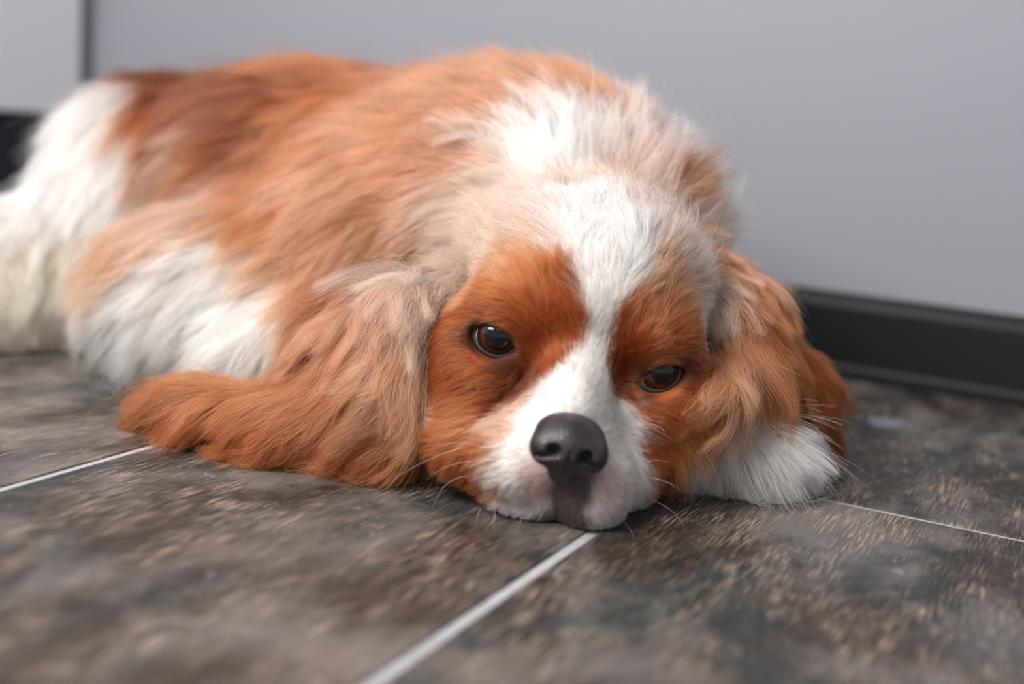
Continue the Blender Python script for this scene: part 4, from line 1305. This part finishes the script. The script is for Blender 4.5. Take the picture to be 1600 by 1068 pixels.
def idw(p, gp, gv, power, eps):
    """Inverse-distance blend of the values gv (m,k) at gp (m,3), looked up at p (n,3)."""
    out = np.empty((len(p), gv.shape[1]), np.float32)
    g2 = (gp * gp).sum(1)
    for i in range(0, len(p), 20000):
        q = p[i:i + 20000]
        d2 = np.maximum((q * q).sum(1)[:, None] + g2 - 2 * q @ gp.T, 0) + eps
        w = d2 ** -power
        w /= w.sum(1, keepdims=True)
        out[i:i + 20000] = w @ gv
    return out


def lin(rgb):
    a = np.asarray(rgb, float) / 255
    return np.where(a <= 0.04, a / 12.92, ((a + 0.055) / 1.055) ** 2.4)


COAT = {k: lin(v) for k, v in COAT_SRGB.items()}


def smooth_noise(p, scale, seed):
    """Cheap smooth noise in [-1, 1] from a few random plane waves."""
    r = np.random.default_rng(seed)
    k = r.normal(size=(6, 3)); k /= np.linalg.norm(k, axis=1, keepdims=True)
    k *= (r.uniform(0.6, 1.6, 6) / scale)[:, None] * 2 * math.pi
    return (np.sin(p @ k.T + r.uniform(0, 6.28, 6)).sum(1) / 3.2).clip(-1, 1)


class Coat:
    def __init__(self, key):
        cg = [g for g in COMB if g[0] == key]
        self.gp = np.array([g[1] for g in cg]); self.gd = np.array([g[2] for g in cg])
        self.gl = np.array([(g[3], g[4]) for g in cg])
        kg = [g for g in COLOURS if g[0] == key]
        self.kp = np.array([g[2] for g in kg]); self.kc = np.array([COAT[g[1]] for g in kg])

    def comb(self, p):
        return idw(p, self.gp, self.gd, 2.0, 0.15)

    def length(self, p):
        return idw(p, self.gp, self.gl, 2.0, 0.2)

    def colour(self, p, jitter=0.0):
        q = p.copy()
        if jitter:
            q = q + rng.normal(size=p.shape) * jitter
        return idw(q, self.kp, self.kc, 3.0, 0.03)


def skin_material():
    m, nt, b = node_mat('dog_skin')
    a = nt.nodes.new('ShaderNodeAttribute'); a.attribute_name = 'coat'
    nt.links.new(a.outputs['Color'], b.inputs['Base Color'])
    b.inputs['Roughness'].default_value = 0.8
    b.inputs['Specular IOR Level'].default_value = 0.2
    return m


def fur_material():
    m = bpy.data.materials.new('fur'); m.use_nodes = True
    nt = m.node_tree
    nt.nodes.remove(nt.nodes['Principled BSDF'])
    h = nt.nodes.new('ShaderNodeBsdfHairPrincipled')
    h.model = 'CHIANG'; h.parametrization = 'COLOR'
    a = nt.nodes.new('ShaderNodeAttribute'); a.attribute_name = 'coat'
    nt.links.new(a.outputs['Color'], h.inputs['Color'])
    h.inputs['Roughness'].default_value = 0.42
    h.inputs['Radial Roughness'].default_value = 0.55
    h.inputs['Random Roughness'].default_value = 0.2
    h.inputs['IOR'].default_value = 1.5
    df = nt.nodes.new('ShaderNodeBsdfDiffuse')
    nt.links.new(a.outputs['Color'], df.inputs['Color'])
    ms = nt.nodes.new('ShaderNodeMixShader'); ms.inputs['Fac'].default_value = 0.3
    nt.links.new(h.outputs[0], ms.inputs[1]); nt.links.new(df.outputs[0], ms.inputs[2])
    nt.links.new(ms.outputs[0], nt.nodes['Material Output'].inputs['Surface'])
    return m


SKIN, FUR = skin_material(), fur_material()


def body_part(name, fld, coat):
    v, f = fld.mesh()
    me = mesh_from(name, v * S, f)
    at = me.attributes.new('coat', 'FLOAT_COLOR', 'POINT')
    c = coat.colour(v) * 0.72
    at.data.foreach_set('color', np.concatenate([c, np.ones((len(c), 1))], 1).astype(np.float32).ravel())
    return own(link(name, me, dog, SKIN)), v, f


def sample_roots(v, f, density):
    """Random points on the quads, density(p) hairs per cm2."""
    tri = np.concatenate([f[:, [0, 1, 2]], f[:, [0, 2, 3]]])
    A, B, C = v[tri[:, 0]], v[tri[:, 1]], v[tri[:, 2]]
    area = np.linalg.norm(np.cross(B - A, C - A), axis=1) / 2
    want = area * density((A + B + C) / 3)
    n = np.floor(want + rng.random(len(want))).astype(int)
    i = np.repeat(np.arange(len(tri)), n)
    a, b = rng.random(len(i)), rng.random(len(i))
    sw = a + b > 1
    a[sw], b[sw] = 1 - a[sw], 1 - b[sw]
    return A[i] + (B[i] - A[i]) * a[:, None] + (C[i] - A[i]) * b[:, None]


def nearest(p, seeds):
    kd = kdtree.KDTree(len(seeds))
    for i, s in enumerate(seeds):
        kd.insert(s, i)
    kd.balance()
    return np.array([kd.find(q)[1] for q in p.tolist()])


def grow(fld, coat, roots, npts, len_scale=1.0, clump_seed=1.0, clump=0.6, wave=0.0, frizz=0.05, avoid=(), stiff=0.5, lift_scale=1.0):
    """Comb every hair along the coat's direction over the surface, then gather the hairs into locks."""
    n = len(roots)
    ll = coat.length(roots)
    L = ll[:, 0] * len_scale * rng.uniform(0.65, 1.15, n)
    lift = ll[:, 1] * lift_scale * rng.uniform(0.7, 1.4, n)
    # locks: each lock has its own slight turn and length
    ns = max(8, int(n * 1.0 / clump_seed))
    seeds = rng.choice(n, ns, replace=False)
    near = nearest(roots, roots[seeds])
    turn = rng.normal(0, 0.16, ns)[near] + 0.35 * smooth_noise(roots, 2.4, 5)
    L = L * (1 + rng.normal(0, 0.10, ns)[near])
    lift = lift * (1 + 0.35 * rng.normal(0, 1, ns)[near]).clip(0.3, 2)
    p = roots.copy()
    out = np.empty((n, npts, 3))
    out[:, 0] = p
    ds = L / (npts - 1)
    d0, nn = fld.dist_normal(p)
    prev = None
    for k in range(1, npts):
        s = k / (npts - 1)
        t = coat.comb(p)
        t = t - (t * nn).sum(1, keepdims=True) * nn
        t /= np.linalg.norm(t, axis=1, keepdims=True) + 1e-6
        b = np.cross(nn, t)
        t = t * np.cos(turn)[:, None] + b * np.sin(turn)[:, None]
        if prev is not None:
            t = prev * stiff + t * (1 - stiff)
            t /= np.linalg.norm(t, axis=1, keepdims=True) + 1e-6
        prev = t
        up = lift * (1.0 - 0.75 * s)
        step = t * np.sqrt(np.maximum(1 - up ** 2, 0.1))[:, None] + nn * up[:, None]
        step[:, 2] -= 0.10 * s
        p = p + step * ds[:, None]
        h, nn = fld.dist_normal(p)
        need = 0.04 + 0.10 * s * L * lift
        p = p + nn * np.maximum(need - h, 0)[:, None]
        # keep off the other parts
        for o in avoid:
            ho, no = o.dist_normal(p)
            p = p + no * (np.clip(0.12 - ho, 0, 0.35))[:, None]
        p[:, 2] = np.maximum(p[:, 2], 0.06 + 0.10 * rng.random(n))
        out[:, k] = p
    # locks
    g = out[seeds][near]
    s = np.linspace(0, 1, npts)[None, :, None]
    off = (roots - roots[seeds][near])[:, None, :]
    target = g + off * (1 - 0.85 * s)
    cl = (clump * rng.uniform(0.5, 1.15, n)).clip(0, 0.95)[:, None, None]
    out = out + (target - out) * cl * s ** 1.1
    if wave:
        ph = rng.uniform(0, 6.28, ns)[near][:, None]
        tt = out[:, -1] - out[:, 0]
        tt /= np.linalg.norm(tt, axis=1, keepdims=True) + 1e-6
        _, n0 = fld.dist_normal(roots)
        bb = np.cross(tt, n0)
        arc = np.linspace(0, 1, npts)[None] * L[:, None]
        out = out + (bb[:, None] * (wave * np.sin(arc * 2.6 + ph) * np.linspace(0, 1, npts) ** 0.7)[..., None])
    fr = rng.normal(size=(n, 1, 3)) * frizz * L[:, None, None] * s ** 1.5
    out = out + fr
    out[:, :, 2] = np.maximum(out[:, :, 2], 0.05)
    return out, near


def fur_object(parent, sets, root_shade=0.74):
    """sets: list of (points (n,k,3) cm, colours (n,3), radius cm)."""
    hc = bpy.data.hair_curves.new('fur')
    sizes, pos, rad, colr = [], [], [], []
    for pts, col, r in sets:
        n, k, _ = pts.shape
        sizes += [k] * n
        pos.append(pts.reshape(-1, 3) * S)
        taper = np.linspace(1, 0.22, k) ** 0.8
        rr = (np.asarray(r) * np.ones(n) * rng.uniform(0.7, 1.2, n))[:, None] * taper
        rad.append(rr.ravel() * S)
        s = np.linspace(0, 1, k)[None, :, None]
        cc = col[:, None, :] * (root_shade + (1.14 - root_shade) * s)  # darker roots, natural to hair, deepened in colour as occlusion between strands
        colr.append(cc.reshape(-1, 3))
    hc.add_curves(sizes)
    hc.attributes['position'].data.foreach_set('vector', np.concatenate(pos).astype(np.float32).ravel())
    ra = hc.attributes.get('radius') or hc.attributes.new('radius', 'FLOAT', 'POINT')
    ra.data.foreach_set('value', np.concatenate(rad).astype(np.float32))
    c = np.concatenate(colr).clip(0, 0.96)
    ca = hc.attributes.new('coat', 'FLOAT_COLOR', 'POINT')
    ca.data.foreach_set('color', np.concatenate([c, np.ones((len(c), 1))], 1).astype(np.float32).ravel())
    o = link('fur', hc, parent, FUR)
    o.matrix_parent_inverse = parent.matrix_world.inverted()
    o['kind'] = 'stuff'
    return o


def vary(col, near, amount=0.12, p=None):
    n = len(col)
    per_lock = np.random.default_rng(3).normal(0, amount * 0.6, near.max() + 1)[near]
    f = 1 + per_lock + rng.normal(0, amount * 0.7, n)
    if p is not None:                                         # broad darker and paler areas of the coat
        f = f + 0.16 * smooth_noise(p, 3.2, 21) + 0.10 * smooth_noise(p, 1.3, 22)
    return (col * f[:, None].clip(0.5, 1.5))


DENS = HAIR_DENSITY
coat_b, coat_n, coat_f = Coat('b'), Coat('l'), Coat('r')
body_o, bv, bf = body_part('body', BODY, coat_b)
ear_n, nv, nf = body_part('ear', EAR_NEAR, coat_n)
ear_f, fv, ff = body_part('ear', EAR_FAR, coat_f)
tag(ear_n, 'long wavy chestnut ear spread over the floor')
tag(ear_f, 'chestnut ear hanging over the white foreleg')
bpy.context.view_layer.update()


def head_local(p):
    return (p - HEAD_AT) @ H


def in_eye(p, scale):
    hit = np.zeros(len(p), bool)
    for c, r, M, w, ht, hb, gaze in EYES:
        q = (p - np.array(c)) @ np.array(M)
        hh = np.where(q[:, 2] > 0, ht, hb)
        hit |= ((q[:, 0] / (w * scale)) ** 2 + (q[:, 2] / (hh * scale + 0.05)) ** 2 < 1) & (q[:, 1] > -0.5)
    return hit


def in_nose(p):
    q = (p - NOSE_AT) @ NOSE_AXES
    return ((q[:, 0] / 1.55) ** 2 + (q[:, 2] / 1.2) ** 2 < 1) & (np.abs(q[:, 1]) < 2.0)


def dens_head(p):
    q = head_local(p)
    d = np.where((q[:, 1] > -8.5) & (np.abs(q[:, 0]) < 8) & (p[:, 1] < 63), 250.0, 0.0)
    d = np.where(q[:, 1] > -4, 350.0, d)
    d = np.where(p[:, 2] < 0.25, 0.15 * d, d)
    return d * DENS


def dens_paw(p):
    return np.where((p[:, 0] > 8.2) & (p[:, 1] < 64) & (head_local(p)[:, 1] <= -3.5) | ((p[:, 0] > 9.5) & (p[:, 1] < 62)), 150.0, 0.0) * DENS * (p[:, 2] > 0.15)


def dens_trunk(p):
    q = head_local(p)
    head = (q[:, 1] > -8.5) & (np.abs(q[:, 0]) < 8) & (p[:, 1] < 63)
    d = np.where(head, 0.0, np.clip(62 - (p[:, 1] - 60) * 1.3, 26, 62))
    hidden = (p[:, 1] - 78 > (p[:, 2] - 8) * 0.6 + 4)          # the side turned to the wall
    return np.where(hidden, 0.5 * d, d) * DENS * (p[:, 2] > 0.2)


sets = []
r = sample_roots(bv, bf, dens_head)
r = r[~in_eye(r, 1.2) & ~in_nose(r)]
pts, near = grow(BODY, coat_b, r, 6, clump_seed=18, clump=0.62, frizz=0.06)
sets.append((pts, vary(coat_b.colour(r, 0.12), near, 0.2), 0.0066))
r = sample_roots(bv, bf, dens_paw)
pts, near = grow(BODY, coat_b, r, 7, clump_seed=75, clump=0.95, frizz=0.05, stiff=0.8)
sets.append((pts, vary(coat_b.colour(r, 0.15), near, 0.08), 0.0062))
r = sample_roots(bv, bf, dens_trunk)
pts, near = grow(BODY, coat_b, r, 7, clump_seed=28, clump=0.8, frizz=0.06, stiff=0.72)
sets.append((pts, vary(coat_b.colour(r, 0.35), near, 0.17, r), 0.0132))
# sparse longer guard hairs over the undercoat
r = sample_roots(bv, bf, lambda p: dens_head(p) * 0.035)
r = r[~in_eye(r, 1.5) & ~in_nose(r) & (head_local(r)[:, 1] < 1.5)]
pts, near = grow(BODY, coat_b, r, 7, len_scale=1.45, clump_seed=3, clump=0.3, frizz=0.07, lift_scale=1.35, stiff=0.6)
sets.append((pts, vary(coat_b.colour(r, 0.3) * 1.12, near, 0.2), 0.0085))
r = sample_roots(bv, bf, lambda p: (dens_trunk(p) + dens_paw(p)) * 0.07)
pts, near = grow(BODY, coat_b, r, 7, len_scale=1.25, clump_seed=3, clump=0.3, frizz=0.08, lift_scale=1.4, stiff=0.8)
sets.append((pts, vary(coat_b.colour(r, 0.5) * 1.1, near, 0.2), 0.012))
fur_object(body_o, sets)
N_HAIR = [len(s[0]) for s in sets]

r = sample_roots(nv, nf, lambda p: 190.0 * DENS * (p[:, 2] > 0.12))
pts, near = grow(EAR_NEAR, coat_n, r, 10, clump_seed=95, clump=0.97, wave=0.19, frizz=0.03, stiff=0.7)
ear_sets = [(pts, vary(coat_n.colour(r, 0.25), near, 0.34, r), 0.0066)]
r2 = sample_roots(nv, nf, lambda p: 9.0 * DENS * (p[:, 2] > 0.2))
pts, near = grow(EAR_NEAR, coat_n, r2, 10, len_scale=1.1, clump_seed=3, clump=0.4, wave=0.2, frizz=0.06, stiff=0.75, lift_scale=1.6)
ear_sets.append((pts, vary(coat_n.colour(r2, 0.3) * 1.2, near, 0.2), 0.0085))
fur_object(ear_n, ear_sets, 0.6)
N_HAIR.append(len(r))
r = sample_roots(fv, ff, lambda p: 150.0 * DENS * (p[:, 2] > 0.12))
pts, near = grow(EAR_FAR, coat_f, r, 9, clump_seed=70, clump=0.9, wave=0.15, frizz=0.03, stiff=0.7)
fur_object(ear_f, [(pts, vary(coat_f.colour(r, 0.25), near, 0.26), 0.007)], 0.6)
N_HAIR.append(len(r))


# ---------------------------------------------------------------- eyes
def eye_material():
    m, nt, b = node_mat('brown_eye')
    L = nt.links.new
    tc = nt.nodes.new('ShaderNodeTexCoord')
    sp = nt.nodes.new('ShaderNodeSeparateXYZ')
    L(tc.outputs['Object'], sp.inputs['Vector'])
    dv = nt.nodes.new('ShaderNodeMath'); dv.operation = 'DIVIDE'; dv.inputs[1].default_value = 1.15 * S
    L(sp.outputs['Y'], dv.inputs[0])
    rp = nt.nodes.new('ShaderNodeValToRGB')
    el = rp.color_ramp.elements
    stops = [(0.0, srgb(205, 196, 196)), (0.50, srgb(186, 172, 170)), (0.56, srgb(24, 14, 12)), (0.66, srgb(44, 24, 16)), (0.86, srgb(66, 36, 24)), (0.90, srgb(12, 9, 9)), (1.0, srgb(8, 7, 7))]
    el[0].position, el[0].color = stops[0]; el[1].position, el[1].color = stops[-1]
    for p, c in stops[1:-1]:
        e = el.new(p); e.color = c
    L(dv.outputs[0], rp.inputs['Fac']); L(rp.outputs['Color'], b.inputs['Base Color'])
    b.inputs['Roughness'].default_value = 0.06
    return m


def lid_material():
    m, nt, b = node_mat('dark_eyelid_skin')
    n = nt.nodes.new('ShaderNodeTexNoise'); n.inputs['Scale'].default_value = 300
    tc = nt.nodes.new('ShaderNodeTexCoord')
    mx = nt.nodes.new('ShaderNodeMix'); mx.data_type = 'RGBA'
    mx.inputs['A'].default_value = srgb(24, 17, 17); mx.inputs['B'].default_value = srgb(52, 38, 38)
    nt.links.new(tc.outputs['Object'], n.inputs['Vector'])
    nt.links.new(n.outputs['Fac'], mx.inputs['Factor']); nt.links.new(mx.outputs['Result'], b.inputs['Base Color'])
    b.inputs['Roughness'].default_value = 0.32
    return m


EYE_MAT, LID_MAT = eye_material(), lid_material()


def make_eye(c, r, M, w, ht, hb, gaze):
    import bmesh
    M = np.array(M); c = np.array(c)
    bm = bmesh.new()
    bmesh.ops.create_uvsphere(bm, u_segments=48, v_segments=32, radius=r * S)
    for v in bm.verts:                                        # slight cornea bulge around +Y
        d = v.co.normalized()
        if d.y > 0.7:
            v.co += d * (0.06 * S) * min(1, (d.y - 0.7) / 0.2)
    for f in bm.faces:
        f.smooth = True
    me = bpy.data.meshes.new('eye'); bm.to_mesh(me); bm.free()
    o = link('eye', me, dog, EYE_MAT)
    gy = np.array(gaze) / np.linalg.norm(gaze)
    gx = np.cross(gy, M[:, 2]); gx /= np.linalg.norm(gx)
    G = np.stack([gx, gy, np.cross(gx, gy)], 1)
    mw = Matrix([list(G[i]) + [c[i] * S] for i in range(3)] + [[0, 0, 0, 1]])
    own(o); o.matrix_basis = mw
    bpy.context.view_layer.update()
    # lids: rings from the almond opening outwards, dipping into the brow
    rings = [(0.97, -0.02), (1.0, 0.07), (1.10, 0.14), (1.30, 0.15), (1.60, 0.06), (2.0, -0.35)]
    na = 56
    V, Fc = [], []
    for sc, dr in rings:
        for i in range(na):
            a = 2 * math.pi * i / na
            x = w * math.cos(a)
            sn = math.sin(a)
            z = (ht if sn > 0 else -hb) * abs(sn) ** 1.15
            x *= sc; z = z * sc + (0.07 if sn > 0 else -0.05) * (sc - 1) * 3
            ax, az = x / r, z / r
            d = np.array([math.sin(ax) * math.cos(az), math.cos(ax) * math.cos(az), math.sin(az)])
            extra = 0.05 if (sn > 0 and 1.0 < sc < 1.5) else 0.0
            V.append((c + M @ d * (r + dr + extra)) * S)
    for j in range(len(rings) - 1):
        for i in range(na):
            k = (i + 1) % na
            Fc.append((j * na + i, j * na + k, (j + 1) * na + k, (j + 1) * na + i))
    lid = link('eyelid', mesh_from('eyelid', V, Fc), o, LID_MAT)
    lid.matrix_parent_inverse = o.matrix_world.inverted()
    return o


for args in EYES:
    make_eye(*args)

# ---------------------------------------------------------------- nose
def nose_material():
    m, nt, b = node_mat('nose_leather')
    L = nt.links.new
    tc = nt.nodes.new('ShaderNodeTexCoord')
    vo = nt.nodes.new('ShaderNodeTexVoronoi'); vo.inputs['Scale'].default_value = 900
    n = nt.nodes.new('ShaderNodeTexNoise'); n.inputs['Scale'].default_value = 90; n.inputs['Detail'].default_value = 4
    L(tc.outputs['Object'], vo.inputs['Vector']); L(tc.outputs['Object'], n.inputs['Vector'])
    mx = nt.nodes.new('ShaderNodeMix'); mx.data_type = 'RGBA'
    mx.inputs['A'].default_value = srgb(30, 26, 28); mx.inputs['B'].default_value = srgb(68, 58, 60)
    rp = nt.nodes.new('ShaderNodeValToRGB'); rp.color_ramp.elements[0].position = 0.35; rp.color_ramp.elements[1].position = 0.75
    L(n.outputs['Fac'], rp.inputs['Fac']); L(rp.outputs['Color'], mx.inputs['Factor']); L(mx.outputs['Result'], b.inputs['Base Color'])
    bp = nt.nodes.new('ShaderNodeBump'); bp.inputs['Strength'].default_value = 0.35; bp.inputs['Distance'].default_value = 0.0006
    L(vo.outputs['Distance'], bp.inputs['Height']); L(bp.outputs['Normal'], b.inputs['Normal'])
    b.inputs['Roughness'].default_value = 0.42
    return m


NOSE = Field((axis((-2.4, 2.4, 0.06)), axis((-2.4, 2.0, 0.06)), axis((-2.2, 1.8, 0.06))), NOSE_PRIMS, cuts=NOSE_CUTS)
v, f = NOSE.mesh()
v = NOSE_AT + v @ NOSE_AXES.T
own(link('nose', mesh_from('nose', v * S, f), dog, nose_material()))

# ---------------------------------------------------------------- whiskers
WH = plain('whisker', srgb(226, 205, 190), 0.4)
for pts in WHISKERS:
    pts = np.array(pts)
    # quadratic curve through the three points, as a thin tapering tube
    t = np.linspace(0, 1, 14)
    A, B, C = pts
    Bc = 2 * B - (A + C) / 2
    path = ((1 - t) ** 2)[:, None] * A + (2 * t * (1 - t))[:, None] * Bc + (t ** 2)[:, None] * C
    V, Fc = [], []
    for i, q in enumerate(path):
        d = path[min(i + 1, 13)] - path[max(i - 1, 0)]
        d /= np.linalg.norm(d)
        a = np.cross(d, (0.3, 0.9, 0.2)); a /= np.linalg.norm(a)
        b = np.cross(d, a)
        rr = 0.008 * (1 - 0.8 * i / 13)
        for k in range(5):
            th = 2 * math.pi * k / 5
            V.append((q + (a * math.cos(th) + b * math.sin(th)) * rr) * S)
    for i in range(13):
        for k in range(5):
            l = (k + 1) % 5
            Fc.append((i * 5 + k, i * 5 + l, (i + 1) * 5 + l, (i + 1) * 5 + k))
    own(link('whisker', mesh_from('whisker', V, Fc), dog, WH))
